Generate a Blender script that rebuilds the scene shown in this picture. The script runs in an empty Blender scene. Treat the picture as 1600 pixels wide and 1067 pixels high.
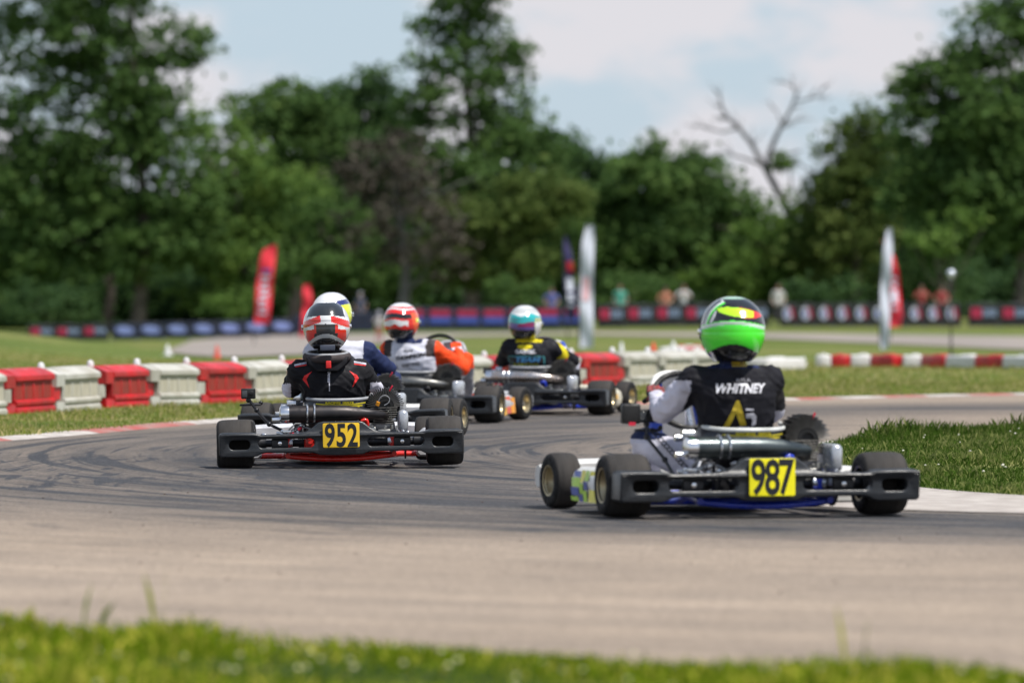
import bpy, bmesh, math, random
import numpy as np
from mathutils import Vector, Matrix
from mathutils.bvhtree import BVHTree

# ------------------------------------------------------------------ camera, sky, sun, exposure
S = bpy.context.scene
COL = S.collection
R = math.radians
rng = random.Random(7)
nrg = np.random.default_rng(11)

cd = bpy.data.cameras.new('camera')
cam = bpy.data.objects.new('camera', cd)
COL.objects.link(cam)
cam.location = (0, 0, 1.0)
cam.rotation_euler = (R(90 - 0.4996), 0, 0)
cd.sensor_width = 36; cd.lens = 200
cd.clip_start = 0.5; cd.clip_end = 6000
cd.dof.use_dof = True; cd.dof.focus_distance = 32.15
cd.dof.aperture_fstop = 3.3; cd.dof.aperture_blades = 0
S.camera = cam

SUN_EL, SUN_AZ = 62.0, 125.0      # azimuth measured from +Y (away from camera) towards +X
world = bpy.data.worlds.new('World'); S.world = world
world.use_nodes = True
wn, wl = world.node_tree.nodes, world.node_tree.links
wn.clear()
wo = wn.new('ShaderNodeOutputWorld'); bg = wn.new('ShaderNodeBackground')
bg.inputs['Strength'].default_value = 0.1
sky = wn.new('ShaderNodeTexSky'); sky.sky_type = 'NISHITA'; sky.sun_disc = False
sky.sun_elevation = R(SUN_EL); sky.sun_rotation = R(SUN_AZ)
sky.air_density = 1.0; sky.dust_density = 0.6; sky.ozone_density = 1.6
tc = wn.new('ShaderNodeTexCoord')
mp = wn.new('ShaderNodeMapping'); mp.inputs['Scale'].default_value = (30, 30, 62); mp.inputs['Location'].default_value = (3.3, 0.9, 0.35)
nz = wn.new('ShaderNodeTexNoise'); nz.inputs['Scale'].default_value = 1.0; nz.inputs['Detail'].default_value = 5; nz.inputs['Roughness'].default_value = 0.5
cr = wn.new('ShaderNodeValToRGB'); cr.color_ramp.elements[0].position = 0.40; cr.color_ramp.elements[1].position = 0.57
cr.color_ramp.interpolation = 'EASE'
mxl = wn.new('ShaderNodeMix'); mxl.data_type = 'RGBA'; mxl.inputs[7].default_value = (3.85, 4.75, 5.65, 1)   # clear patches near the horizon
mxl.inputs[0].default_value = 0.85
mx = wn.new('ShaderNodeMix'); mx.data_type = 'RGBA'; mx.inputs[7].default_value = (5.6, 5.5, 5.8, 1)      # thin cloud
wl.new(tc.outputs['Generated'], mp.inputs[0]); wl.new(mp.outputs[0], nz.inputs['Vector'])
sx_ = wn.new('ShaderNodeSeparateXYZ'); wl.new(tc.outputs['Generated'], sx_.inputs[0])
mr = wn.new('ShaderNodeMapRange'); mr.inputs[1].default_value = 0.10; mr.inputs[2].default_value = 0.55; mr.inputs[3].default_value = 1.0; mr.inputs[4].default_value = 0.25
wl.new(sx_.outputs['Z'], mr.inputs[0])
m1 = wn.new('ShaderNodeMath'); m1.operation = 'MULTIPLY'; m2 = wn.new('ShaderNodeMath'); m2.operation = 'MULTIPLY'; m2.inputs[1].default_value = 0.85
wl.new(mr.outputs[0], m1.inputs[0]); wl.new(mr.outputs[0], m2.inputs[0]); wl.new(m2.outputs[0], mxl.inputs[0])
wl.new(nz.outputs['Fac'], cr.inputs[0]); wl.new(cr.outputs[0], m1.inputs[1]); wl.new(m1.outputs[0], mx.inputs[0])
wl.new(sky.outputs[0], mxl.inputs[6]); wl.new(mxl.outputs[2], mx.inputs[6])
wl.new(mx.outputs[2], bg.inputs[0]); wl.new(bg.outputs[0], wo.inputs[0])

sd = bpy.data.lights.new('sun', 'SUN'); sd.energy = 4.0; sd.angle = R(3.0); sd.color = (1, 0.95, 0.88)
sun = bpy.data.objects.new('sun', sd); COL.objects.link(sun)
sv = Vector((math.cos(R(SUN_EL)) * math.sin(R(SUN_AZ)), math.cos(R(SUN_EL)) * math.cos(R(SUN_AZ)), math.sin(R(SUN_EL))))
sun.rotation_euler = sv.to_track_quat('Z', 'Y').to_euler()
sun.location = (0, 0, 60)

S.view_settings.view_transform = 'Standard'; S.view_settings.look = 'None'
S.view_settings.exposure = 0.42; S.view_settings.gamma = 1.0
S.cycles.use_denoising = True
S.cycles.max_bounces = 6
S.cycles.transparent_max_bounces = 8

F = 8889.0
# ------------------------------------------------------------------ materials
MATS = {}
def mat(name, c, rough=0.6, *a_, rnd=False, **k_):
    new = name not in MATS
    m = _mat(name, c, rough, *a_, **k_)
    if new and rnd:
        n, l = m.node_tree.nodes, m.node_tree.links
        oi = n.new('ShaderNodeObjectInfo'); vm = n.new('ShaderNodeVectorMath'); vm.operation = 'SCALE'; vm.inputs[0].default_value = (37, 19, 53)
        l.new(oi.outputs['Random'], vm.inputs['Scale'])
        mp = next(q for q in n if q.type == 'MAPPING'); l.new(vm.outputs[0], mp.inputs['Location'])
    return m
def _mat(name, c, rough=0.6, metal=0.0, var=0.12, vscale=12.0, bump=0.0, bscale=60.0, c2=None, coat=0.0, sss=None, emit=None, detail=4, stretch=(1, 1, 1), spec=None):
    if name in MATS: return MATS[name]
    m = bpy.data.materials.new(name); m.use_nodes = True
    n, l = m.node_tree.nodes, m.node_tree.links
    b = n['Principled BSDF']
    b.inputs['Roughness'].default_value = rough; b.inputs['Metallic'].default_value = metal
    if coat: b.inputs['Coat Weight'].default_value = coat; b.inputs['Coat Roughness'].default_value = 0.08
    if spec is not None: b.inputs['Specular IOR Level'].default_value = spec
    t = n.new('ShaderNodeTexCoord'); mp = n.new('ShaderNodeMapping'); mp.inputs['Scale'].default_value = stretch
    l.new(t.outputs['Object'], mp.inputs[0])
    nt = n.new('ShaderNodeTexNoise'); nt.inputs['Scale'].default_value = vscale; nt.inputs['Detail'].default_value = detail
    l.new(mp.outputs[0], nt.inputs['Vector'])
    r = n.new('ShaderNodeValToRGB')
    if c2 is None: c2 = tuple(max(0, x * (1 - 2 * var)) for x in c); c1 = tuple(min(1, x * (1 + var)) for x in c)
    else: c1 = c
    r.color_ramp.elements[0].position = 0.35; r.color_ramp.elements[1].position = 0.65
    r.color_ramp.elements[0].color = (*c2, 1); r.color_ramp.elements[1].color = (*c1, 1)
    l.new(nt.outputs['Fac'], r.inputs[0]); l.new(r.outputs[0], b.inputs['Base Color'])
    nr = n.new('ShaderNodeTexNoise'); nr.inputs['Scale'].default_value = vscale * 2.3 + 3; nr.inputs['Detail'].default_value = 5
    l.new(mp.outputs[0], nr.inputs['Vector'])
    mrr = n.new('ShaderNodeMapRange'); mrr.inputs[1].default_value = 0.3; mrr.inputs[2].default_value = 0.7
    mrr.inputs[3].default_value = max(0.03, rough * 0.72); mrr.inputs[4].default_value = min(1.0, rough * 1.35)
    l.new(nr.outputs['Fac'], mrr.inputs[0]); l.new(mrr.outputs[0], b.inputs['Roughness'])
    if bump:
        nb = n.new('ShaderNodeTexNoise'); nb.inputs['Scale'].default_value = bscale; nb.inputs['Detail'].default_value = 3
        bp = n.new('ShaderNodeBump'); bp.inputs['Strength'].default_value = bump; bp.inputs['Distance'].default_value = 0.01
        l.new(mp.outputs[0], nb.inputs['Vector']); l.new(nb.outputs['Fac'], bp.inputs['Height']); l.new(bp.outputs[0], b.inputs['Normal'])
    MATS[name] = m
    return m

def leafmat(name, dark, mid, light, back=0.25):
    m = bpy.data.materials.new(name); m.use_nodes = True
    n, l = m.node_tree.nodes, m.node_tree.links
    b = n['Principled BSDF']; b.inputs['Roughness'].default_value = 0.75
    b.inputs['Specular IOR Level'].default_value = 0.08
    a = n.new('ShaderNodeAttribute'); a.attribute_name = 'tint'
    r = n.new('ShaderNodeValToRGB'); e = r.color_ramp.elements
    e[0].position = 0.0; e[0].color = (*dark, 1); e[1].position = 1.0; e[1].color = (*light, 1)
    k = e.new(0.5); k.color = (*mid, 1)
    l.new(a.outputs['Fac'], r.inputs[0]); l.new(r.outputs[0], b.inputs['Base Color'])
    tr = n.new('ShaderNodeBsdfTranslucent'); l.new(r.outputs[0], tr.inputs['Color'])
    ms = n.new('ShaderNodeMixShader'); ms.inputs[0].default_value = back
    l.new(b.outputs[0], ms.inputs[1]); l.new(tr.outputs[0], ms.inputs[2]); l.new(ms.outputs[0], n['Material Output'].inputs[0])
    MATS[name] = m
    return m

rubber = mat('tyre_rubber', (0.014, 0.0135, 0.0135), 0.75, var=0.25, vscale=18, bump=0.25, bscale=90, spec=0.3)
tread = mat('tyre_tread', (0.055, 0.050, 0.046), 0.8, var=0.3, vscale=5, c2=(0.034, 0.032, 0.031), bump=0.3, bscale=120, stretch=(4, 0.6, 0.6), spec=0.2)
plastic = mat('black_plastic', (0.015, 0.018, 0.022), 0.34, c2=(0.028, 0.030, 0.033), vscale=34, bump=0.10, bscale=150, stretch=(0.5, 1, 2.2), detail=8)
darkmetal = mat('dark_metal', (0.03, 0.03, 0.033), 0.42, 0.5, bump=0.1)
engine_black = mat('engine_black', (0.02, 0.02, 0.02), 0.5, 0.3)
finmetal = mat('fin_metal', (0.16, 0.155, 0.145), 0.42, 0.8)
alu = mat('aluminium', (0.62, 0.63, 0.65), 0.25, 0.95, var=0.1, vscale=30)
chrome = mat('bright_steel', (0.75, 0.75, 0.76), 0.14, 1.0)
gold = mat('magnesium_gold', (0.50, 0.42, 0.26), 0.38, 0.75)
greyrim = mat('grey_rim', (0.36, 0.35, 0.33), 0.4, 0.8)
red = mat('frame_red', (0.72, 0.02, 0.012), 0.3, coat=0.4)
blue = mat('frame_blue', (0.02, 0.05, 0.5), 0.3, coat=0.4)
black = mat('black_paint', (0.012, 0.012, 0.014), 0.35)
white = mat('white_plastic', (0.72, 0.71, 0.68), 0.35, var=0.06)
orange = mat('orange_boot', (0.85, 0.33, 0.01), 0.4)
tagred = mat('tag_red', (0.75, 0.02, 0.06), 0.4)
blueplastic = mat('blue_plastic', (0.03, 0.09, 0.55), 0.35)
greypl = mat('grey_plastic', (0.33, 0.34, 0.36), 0.4)
yellow_g = mat('plate_gold', (0.92, 0.58, 0.025), 0.35, var=0.05)
yellow_y = mat('plate_yellow', (0.95, 0.86, 0.01), 0.35, var=0.05)
ink = mat('plate_ink', (0.012, 0.014, 0.018), 0.4)
textyellow = mat('seat_yellow', (0.62, 0.52, 0.02), 0.5)

# ------------------------------------------------------------------ mesh helpers
def tagobj(o, label=None, cat=None, group=None, kind=None):
    if label: o['label'] = label
    if cat: o['category'] = cat
    if group: o['group'] = group
    if kind: o['kind'] = kind
    return o

def empty(name, loc=(0, 0, 0), rz=0.0, **k):
    o = bpy.data.objects.new(name, None); COL.objects.link(o)
    o.location = loc; o.rotation_euler = (0, 0, rz); o.empty_display_size = 0.1
    return tagobj(o, **k)

class MB:
    def __init__(s): s.v = []; s.f = []; s.m = []
    def add(s, vs, fs, m=0, M=None):
        b = len(s.v)
        s.v += [tuple(M @ Vector(p)) for p in vs] if M is not None else [tuple(p) for p in vs]
        for f in fs: s.f.append(tuple(i + b for i in f)); s.m.append(m)
        return s
    def box(s, c, sz, m=0, rot=None, bev=0.0, taper=1.0):
        x, y, z = sz[0] / 2, sz[1] / 2, sz[2] / 2
        M = Matrix.Translation(c)
        if rot: M = M @ Matrix.Rotation(rot[2], 4, 'Z') @ Matrix.Rotation(rot[1], 4, 'Y') @ Matrix.Rotation(rot[0], 4, 'X')
        if bev <= 0:
            vs = [(sx * x * (taper if sz_ > 0 else 1), sy * y * (taper if sz_ > 0 else 1), sz_ * z) for sz_ in (-1, 1) for sy in (-1, 1) for sx in (-1, 1)]
            return s.add(vs, [(0, 2, 3, 1), (4, 5, 7, 6), (0, 1, 5, 4), (2, 6, 7, 3), (0, 4, 6, 2), (1, 3, 7, 5)], m, M)
        bm = bmesh.new(); bmesh.ops.create_cube(bm, size=1)
        for v in bm.verts:
            t = taper if v.co.z > 0 else 1
            v.co = (v.co.x * sz[0] * t, v.co.y * sz[1] * t, v.co.z * sz[2])
        bmesh.ops.bevel(bm, geom=bm.edges[:] , offset=bev, segments=3, affect='EDGES', profile=0.5)
        bm.verts.index_update()
        s.add([v.co.copy() for v in bm.verts], [[v.index for v in f.verts] for f in bm.faces], m, M); bm.free()
        return s
    def tube(s, p0, p1, r0, r1=None, seg=14, m=0, caps=True):
        return s.path([p0, p1], [r0, r0 if r1 is None else r1], seg, m, caps)
    def path(s, pts, r, seg=10, m=0, caps=True, closed=False):
        pts = [Vector(p) for p in pts]; n = len(pts)
        rs = r if isinstance(r, (list, tuple)) else [r] * n
        b = len(s.v); prev = None
        for i, p in enumerate(pts):
            if closed: d = (pts[(i + 1) % n] - pts[i - 1])
            else: d = pts[min(i + 1, n - 1)] - pts[max(i - 1, 0)]
            d.normalize()
            if prev is None:
                a = Vector((0, 0, 1)) if abs(d.z) < 0.9 else Vector((1, 0, 0))
                u = d.cross(a).normalized()
            else:
                u = (prev - d * prev.dot(d)).normalized()
            prev = u; w = d.cross(u)
            for k in range(seg):
                t = 2 * math.pi * k / seg
                s.v.append(tuple(p + (u * math.cos(t) + w * math.sin(t)) * rs[i]))
        lim = n if closed else n - 1
        for i in range(lim):
            j = (i + 1) % n
            for k in range(seg):
                k2 = (k + 1) % seg
                s.f.append((b + i * seg + k, b + i * seg + k2, b + j * seg + k2, b + j * seg + k)); s.m.append(m)
        if caps and not closed:
            s.f.append(tuple(b + k for k in range(seg))[::-1]); s.m.append(m)
            s.f.append(tuple(b + (n - 1) * seg + k for k in range(seg))); s.m.append(m)
        return s
    def lathe(s, prof, c=(0, 0, 0), axis='X', seg=40, m=0, closed=True, mfun=None):
        # prof: list of (a along axis, r)
        b = len(s.v); n = len(prof)
        for i, (a, r) in enumerate(prof):
            for k in range(seg):
                t = 2 * math.pi * k / seg; u, w = r * math.cos(t), r * math.sin(t)
                p = {'X': (a, u, w), 'Y': (w, a, u), 'Z': (u, w, a)}[axis]
                s.v.append((p[0] + c[0], p[1] + c[1], p[2] + c[2]))
        for i in range(n if closed else n - 1):
            j = (i + 1) % n
            for k in range(seg):
                k2 = (k + 1) % seg
                s.f.append((b + i * seg + k, b + i * seg + k2, b + j * seg + k2, b + j * seg + k)); s.m.append(mfun(i) if mfun else m)
        return s
    def ball(s, c, r, m=0, seg=14, rings=9):
        if not isinstance(r, (tuple, list)): r = (r, r, r)
        vs, fs = [], []
        for i in range(rings + 1):
            ph = math.pi * i / rings
            for k in range(seg):
                t = 2 * math.pi * k / seg
                vs.append((c[0] + r[0] * math.sin(ph) * math.cos(t), c[1] + r[1] * math.sin(ph) * math.sin(t), c[2] + r[2] * math.cos(ph)))
        for i in range(rings):
            for k in range(seg):
                k2 = (k + 1) % seg
                fs.append((i * seg + k, (i + 1) * seg + k, (i + 1) * seg + k2, i * seg + k2))
        return s.add(vs, fs, m)
    def mesh(s, name, mats, smooth=True, clean=True):
        me = bpy.data.meshes.new(name); me.from_pydata(s.v, [], s.f)
        if not isinstance(mats, (list, tuple)): mats = [mats]
        for x in mats: me.materials.append(x)
        me.polygons.foreach_set('material_index', s.m)
        bm = bmesh.new(); bm.from_mesh(me)
        if clean:
            bmesh.ops.remove_doubles(bm, verts=bm.verts, dist=1e-5)
            bmesh.ops.recalc_face_normals(bm, faces=bm.faces)
        bm.to_mesh(me); bm.free()
        if smooth:
            me.polygons.foreach_set('use_smooth', [True] * len(me.polygons))
            try: me.set_sharp_from_angle(angle=R(38))
            except Exception: pass
        return me
    def build(s, name, mats, parent=None, smooth=True, clean=True, loc=None, rz=None):
        me = s.mesh(name, mats, smooth, clean)
        o = bpy.data.objects.new(name, me); COL.objects.link(o)
        if parent: o.parent = parent
        if loc: o.location = loc
        if rz is not None: o.rotation_euler = (0, 0, rz)
        return o

def curve_mesh(polys, extrude=0.0, bevel=0.0, res=3):
    """polys: closed 2D outlines (first outer, then holes) in x,z; returned as verts, faces standing in the xz plane facing -y"""
    cu = bpy.data.curves.new('outline', 'CURVE'); cu.dimensions = '2D'; cu.fill_mode = 'BOTH'
    cu.extrude = extrude; cu.bevel_depth = bevel; cu.offset = -bevel; cu.bevel_resolution = res
    for p in polys:
        sp = cu.splines.new('POLY'); sp.points.add(len(p) - 1)
        for q, (x, z) in zip(sp.points, p): q.co = (x, z, 0, 1)
        sp.use_cyclic_u = True
    return _eval(cu)

def text_mesh(body, size, extrude=0.0, offset=0.0, sx=1.0, shear=0.0, space=1.0):
    cu = bpy.data.curves.new('text', 'FONT'); cu.body = body; cu.size = size; cu.extrude = extrude; cu.offset = offset
    cu.align_x = 'CENTER'; cu.align_y = 'CENTER'; cu.shear = shear; cu.space_character = space; cu.resolution_u = 4
    v, f = _eval(cu)
    return [(x * sx, y, z) for x, y, z in v], f

def _eval(cu):
    o = bpy.data.objects.new('tmp', cu); COL.objects.link(o)
    dg = bpy.context.evaluated_depsgraph_get(); dg.update()
    me = o.evaluated_get(dg).to_mesh()
    v = [(p.co.x, -p.co.z, p.co.y) for p in me.vertices]
    f = [tuple(q.vertices) for q in me.polygons]
    o.evaluated_get(dg).to_mesh_clear()
    bpy.data.objects.remove(o); bpy.data.curves.remove(cu)
    return v, f

def remesh(mb, voxel, smooth=4):
    me = mb.mesh('tmp', [black], False, False)
    o = bpy.data.objects.new('tmp', me); COL.objects.link(o)
    r = o.modifiers.new('r', 'REMESH'); r.mode = 'VOXEL'; r.voxel_size = voxel; r.use_smooth_shade = True
    s = o.modifiers.new('s', 'SMOOTH'); s.iterations = smooth; s.factor = 0.5
    dg = bpy.context.evaluated_depsgraph_get(); dg.update()
    e = o.evaluated_get(dg); nm = bpy.data.meshes.new_from_object(e, depsgraph=dg)
    bpy.data.objects.remove(o); bpy.data.meshes.remove(me)
    nm.materials.clear()
    return nm

def rounded(x0, x1, z0, z1, r, n=5):
    out = []
    for cx, cz, a in ((x1 - r, z1 - r, 0), (x0 + r, z1 - r, 90), (x0 + r, z0 + r, 180), (x1 - r, z0 + r, 270)):
        for i in range(n + 1):
            t = R(a + 90 * i / n); out.append((cx + r * math.cos(t), cz + r * math.sin(t)))
    return out

def np_mesh(name, verts, nper, attr=None, mats=None, smooth=False):
    """verts (N*nper,3), every face has nper own vertices"""
    me = bpy.data.meshes.new(name); nv = len(verts); nf = nv // nper
    me.vertices.add(nv); me.vertices.foreach_set('co', np.asarray(verts, dtype=np.float32).ravel())
    me.loops.add(nv); me.loops.foreach_set('vertex_index', np.arange(nv, dtype=np.int32))
    me.polygons.add(nf); me.polygons.foreach_set('loop_start', np.arange(0, nv, nper, dtype=np.int32))
    me.polygons.foreach_set('loop_total', np.full(nf, nper, dtype=np.int32))
    for m in (mats or []): me.materials.append(m)
    me.update()
    if attr is not None:
        a = me.attributes.new('tint', 'FLOAT', 'POINT'); a.data.foreach_set('value', np.repeat(attr, nper).astype(np.float32))
    me.validate()
    return me

# ------------------------------------------------------------------ terrain
_ty = [-400, 60, 80, 105, 140, 175, 215, 250, 300, 420, 4000]
_tz = [0, 0, -0.09, -0.24, -0.48, -0.68, -0.68, -0.55, -0.3, 0.0, 0.0]
def T(x, y):
    x = np.asarray(x, float); y = np.asarray(y, float)
    z = np.interp(y, _ty, _tz)
    t = np.clip((-5.4 - x) / 5.4, 0, 1); t = t * t * (3 - 2 * t)
    q = np.clip((x + 12) / 8.5, 0, 1); q = q * q * (3 - 2 * q)
    z = z + (-0.28 - 0.16 * np.clip((-11 - x) / 7, 0, 1) + 0.28 * q + 0.14 * np.clip(x / 6, 0, 1)) * np.clip((y - 165) / 50, 0, 1)
    z = z + 0.54 * t * np.exp(-((y - 110) / 15.0) ** 2) * (y > 60)
    return z
def gp(px, py):
    """ground point of the terrain under a pixel of the 1600 px photograph"""
    k = py - 456.0
    lo, hi = 5.0, 600.0
    d = np.concatenate([np.arange(8, 80, 0.05), np.arange(80, 420, 0.2)])
    x = (px - 800) / F * d; h = 1.0 - T(x, d)
    pyv = 456 + F / d * h
    i = np.argmax(pyv <= py)
    return float(x[i]), float(d[i])
def tz(x, y): return float(T(x, y))

def strip(name, near, far, dz, m, rows=6, kind='structure', parent=None, thick=0):
    """near / far: equal-length lists of (x, y); draped quad strip between them"""
    v, f = [], []
    n = len(near)
    for j in range(rows + 1):
        t = j / rows
        for i in range(n):
            x = near[i][0] * (1 - t) + far[i][0] * t; y = near[i][1] * (1 - t) + far[i][1] * t
            v.append((x, y, tz(x, y) + dz))
    for j in range(rows):
        for i in range(n - 1):
            a = j * n + i; f.append((a, a + 1, a + n + 1, a + n))
    mb = MB(); mb.add(v, f)
    o = mb.build(name, m, parent, smooth=True)
    if kind: o['kind'] = kind
    return o

def resample(pts, step):
    out = [pts[0]]
    P = [Vector(p) for p in pts]
    # Catmull-Rom
    res = []
    for i in range(len(P) - 1):
        p0 = P[max(i - 1, 0)]; p1 = P[i]; p2 = P[i + 1]; p3 = P[min(i + 2, len(P) - 1)]
        n = max(2, int((p2 - p1).length / step))
        for k in range(n):
            t = k / n
            res.append(0.5 * ((2 * p1) + (-p0 + p2) * t + (2 * p0 - 5 * p1 + 4 * p2 - p3) * t * t + (-p0 + 3 * p1 - 3 * p2 + p3) * t ** 3))
    res.append(P[-1])
    return [tuple(p) for p in res]

def groundmat(name, cols, sc=0.6, patch=0.12):
    m = bpy.data.materials.new(name); m.use_nodes = True
    n, l = m.node_tree.nodes, m.node_tree.links; b = n['Principled BSDF']; b.inputs['Roughness'].default_value = 0.95
    b.inputs['Specular IOR Level'].default_value = 0.1
    g = n.new('ShaderNodeNewGeometry')
    n1 = n.new('ShaderNodeTexNoise'); n1.inputs['Scale'].default_value = patch; n1.inputs['Detail'].default_value = 6; n1.inputs['Roughness'].default_value = 0.65
    n2 = n.new('ShaderNodeTexNoise'); n2.inputs['Scale'].default_value = 9; n2.inputs['Detail'].default_value = 5
    l.new(g.outputs['Position'], n1.inputs['Vector']); l.new(g.outputs['Position'], n2.inputs['Vector'])
    r = n.new('ShaderNodeValToRGB'); e = r.color_ramp.elements
    e[0].position = 0.36; e[0].color = (*cols[0], 1); e[1].position = 0.66; e[1].color = (*cols[2], 1); k = e.new(0.5); k.color = (*cols[1], 1)
    l.new(n1.outputs['Fac'], r.inputs[0])
    mxx = n.new('ShaderNodeMix'); mxx.data_type = 'RGBA'; mxx.blend_type = 'MULTIPLY'; mxx.inputs[0].default_value = 0.7
    r2 = n.new('ShaderNodeValToRGB'); r2.color_ramp.elements[0].color = (0.45, 0.45, 0.45, 1); r2.color_ramp.elements[1].color = (1.5, 1.5, 1.5, 1)
    r2.color_ramp.elements[0].position = 0.3; r2.color_ramp.elements[1].position = 0.75
    l.new(n2.outputs['Fac'], r2.inputs[0]); l.new(r.outputs[0], mxx.inputs[6]); l.new(r2.outputs[0], mxx.inputs[7]); l.new(mxx.outputs[2], b.inputs['Base Color'])
    bp = n.new('ShaderNodeBump'); bp.inputs['Strength'].default_value = 0.8; bp.inputs['Distance'].default_value = 0.06
    l.new(n2.outputs['Fac'], bp.inputs['Height']); l.new(bp.outputs[0], b.inputs['Normal'])
    return m

grass_far = groundmat('grass_ground', [(0.085, 0.125, 0.025), (0.125, 0.16, 0.038), (0.23, 0.205, 0.08)], patch=0.10)
grass_near = groundmat('grass_soil', [(0.06, 0.10, 0.018), (0.11, 0.15, 0.028), (0.22, 0.19, 0.08)], patch=0.6)

# base ground sheet (terrain grid, dense near, coarse far)
xs = np.unique(np.concatenate([np.arange(-40, 40.1, 1.0), np.array([-3000, -1500, -700, -300, -150, -90, -60, 60, 90, 150, 300, 700, 1500, 3000])]))
ys = np.unique(np.concatenate([np.array([-300, -60, -10, 5, 20, 40, 55, 60]), np.arange(62, 160, 2.0), np.arange(160, 300, 5.0), np.array([320, 360, 420, 600, 1000, 2000, 4000])]))
X, Y = np.meshgrid(xs, ys); Z = T(X, Y)
v = np.stack([X.ravel(), Y.ravel(), Z.ravel()], 1).tolist(); nx = len(xs)
fc = [(j * nx + i, j * nx + i + 1, (j + 1) * nx + i + 1, (j + 1) * nx + i) for j in range(len(ys) - 1) for i in range(nx - 1)]
g = MB().add(v, fc).build('ground', grass_far); g['kind'] = 'structure'

# ------------------------------------------------------------------ asphalt track with tyre rubber laid down along the racing line
def asphalt():
    m = bpy.data.materials.new('asphalt'); m.use_nodes = True
    n, l = m.node_tree.nodes, m.node_tree.links; b = n['Principled BSDF']
    b.inputs['Roughness'].default_value = 0.85; b.inputs['Specular IOR Level'].default_value = 0.25
    g = n.new('ShaderNodeNewGeometry'); at = n.new('ShaderNodeAttribute'); at.attribute_name = 'rubber'
    fl = n.new('ShaderNodeAttribute'); fl.attribute_name = 'flow'
    f2 = n.new('ShaderNodeAttribute'); f2.attribute_name = 'flow2'; mk = n.new('ShaderNodeAttribute'); mk.attribute_name = 'marks'
    def noise(vec, sc, det=4, rough=0.6):
        q = n.new('ShaderNodeTexNoise'); q.inputs['Scale'].default_value = sc; q.inputs['Detail'].default_value = det; q.inputs['Roughness'].default_value = rough
        l.new(vec, q.inputs['Vector']); return q.outputs['Fac']
    def ramp(src, a, b_, c0=(0, 0, 0), c1=(1, 1, 1)):
        q = n.new('ShaderNodeValToRGB'); q.color_ramp.elements[0].position = a; q.color_ramp.elements[1].position = b_
        q.color_ramp.elements[0].color = (*c0, 1); q.color_ramp.elements[1].color = (*c1, 1); l.new(src, q.inputs[0]); return q.outputs[0]
    def mix(f_, a, b_, bt='MIX', fv=None):
        q = n.new('ShaderNodeMix'); q.data_type = 'RGBA'; q.blend_type = bt
        if fv is not None: q.inputs[0].default_value = fv
        else: l.new(f_, q.inputs[0])
        for s_, i in ((a, 6), (b_, 7)):
            if isinstance(s_, tuple): q.inputs[i].default_value = (*s_, 1)
            else: l.new(s_, q.inputs[i])
        return q.outputs[2]
    def math_(op, a, b_):
        q = n.new('ShaderNodeMath'); q.operation = op; q.use_clamp = op in ('ADD', 'MULTIPLY')
        for s_, i in ((a, 0), (b_, 1)):
            if isinstance(s_, (int, float)): q.inputs[i].default_value = s_
            else: l.new(s_, q.inputs[i])
        return q.outputs[0]
    pos = g.outputs['Position']
    base = ramp(noise(pos, 0.35, 6), 0.3, 0.7, (0.285, 0.230, 0.177), (0.352, 0.286, 0.222))
    grain = ramp(noise(pos, 62, 4, 0.85), 0.36, 0.66, (0.30, 0.30, 0.30), (1.8, 1.8, 1.8))
    glint_speckle = ramp(noise(pos, 21, 5, 0.9), 0.38, 0.62, (0.72, 0.72, 0.73), (1.28, 1.28, 1.27))  # coarser speckle: glint variation of the surface painted in as colour contrast
    grain = mix(None, grain, glint_speckle, 'MULTIPLY', 1.0)
    base = mix(None, base, grain, 'MULTIPLY', 0.6)
    streak = ramp(noise(fl.outputs['Vector'], 1.0, 5, 0.7), 0.40, 0.62)
    thin = ramp(noise(fl.outputs['Vector'], 3.1, 2, 0.5), 0.55, 0.62)
    thin2 = ramp(noise(fl.outputs['Vector'], 7.5, 2, 0.5), 0.56, 0.63)
    rub = at.outputs['Fac']
    k = math_('MULTIPLY', rub, math_('ADD', math_('MULTIPLY', streak, 0.30), 0.70))
    k = math_('ADD', k, math_('MULTIPLY', math_('MULTIPLY', thin, 0.40), math_('MULTIPLY', rub, 1.2)))
    brk = ramp(noise(pos, 0.9, 4, 0.6), 0.42, 0.58)
    k = math_('ADD', k, math_('MULTIPLY', math_('MULTIPLY', thin2, 0.28), math_('MULTIPLY', brk, math_('MULTIPLY', rub, 1.5))))
    m3 = ramp(noise(f2.outputs['Vector'], 5.5, 3, 0.6), 0.53, 0.60); m4 = ramp(noise(f2.outputs['Vector'], 2.2, 4, 0.7), 0.50, 0.60)
    k = math_('ADD', k, math_('MULTIPLY', math_('ADD', math_('MULTIPLY', m3, 0.75), math_('MULTIPLY', m4, 0.15)), math_('MULTIPLY', mk.outputs['Fac'], brk)))
    dark = mix(None, (0.053, 0.055, 0.060), grain, 'MULTIPLY', 1.0)
    c = mix(k, base, dark)
    # faint pressed lines across the tan asphalt, patches and darker aggregate
    lines = ramp(noise(fl.outputs['Vector'], 2.3, 6, 0.75), 0.45, 0.60, (0.80, 0.80, 0.81), (1.04, 1.03, 1.02))
    c = mix(None, c, lines, 'MULTIPLY', 0.8)
    c = mix(None, c, ramp(noise(pos, 1.3, 5, 0.7), 0.35, 0.65, (0.86, 0.86, 0.87), (1.06, 1.05, 1.04)), 'MULTIPLY', 0.9)
    stones = ramp(noise(pos, 24, 2, 0.5), 0.62, 0.68, (1, 1, 1), (0.72, 0.70, 0.68))
    c = mix(None, c, stones, 'MULTIPLY', 0.6)
    l.new(c, b.inputs['Base Color'])
    bp = n.new('ShaderNodeBump'); bp.inputs['Strength'].default_value = 0.5; bp.inputs['Distance'].default_value = 0.006
    l.new(noise(pos, 62, 4, 0.85), bp.inputs['Height']); l.new(bp.outputs[0], b.inputs['Normal'])
    return m

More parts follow.
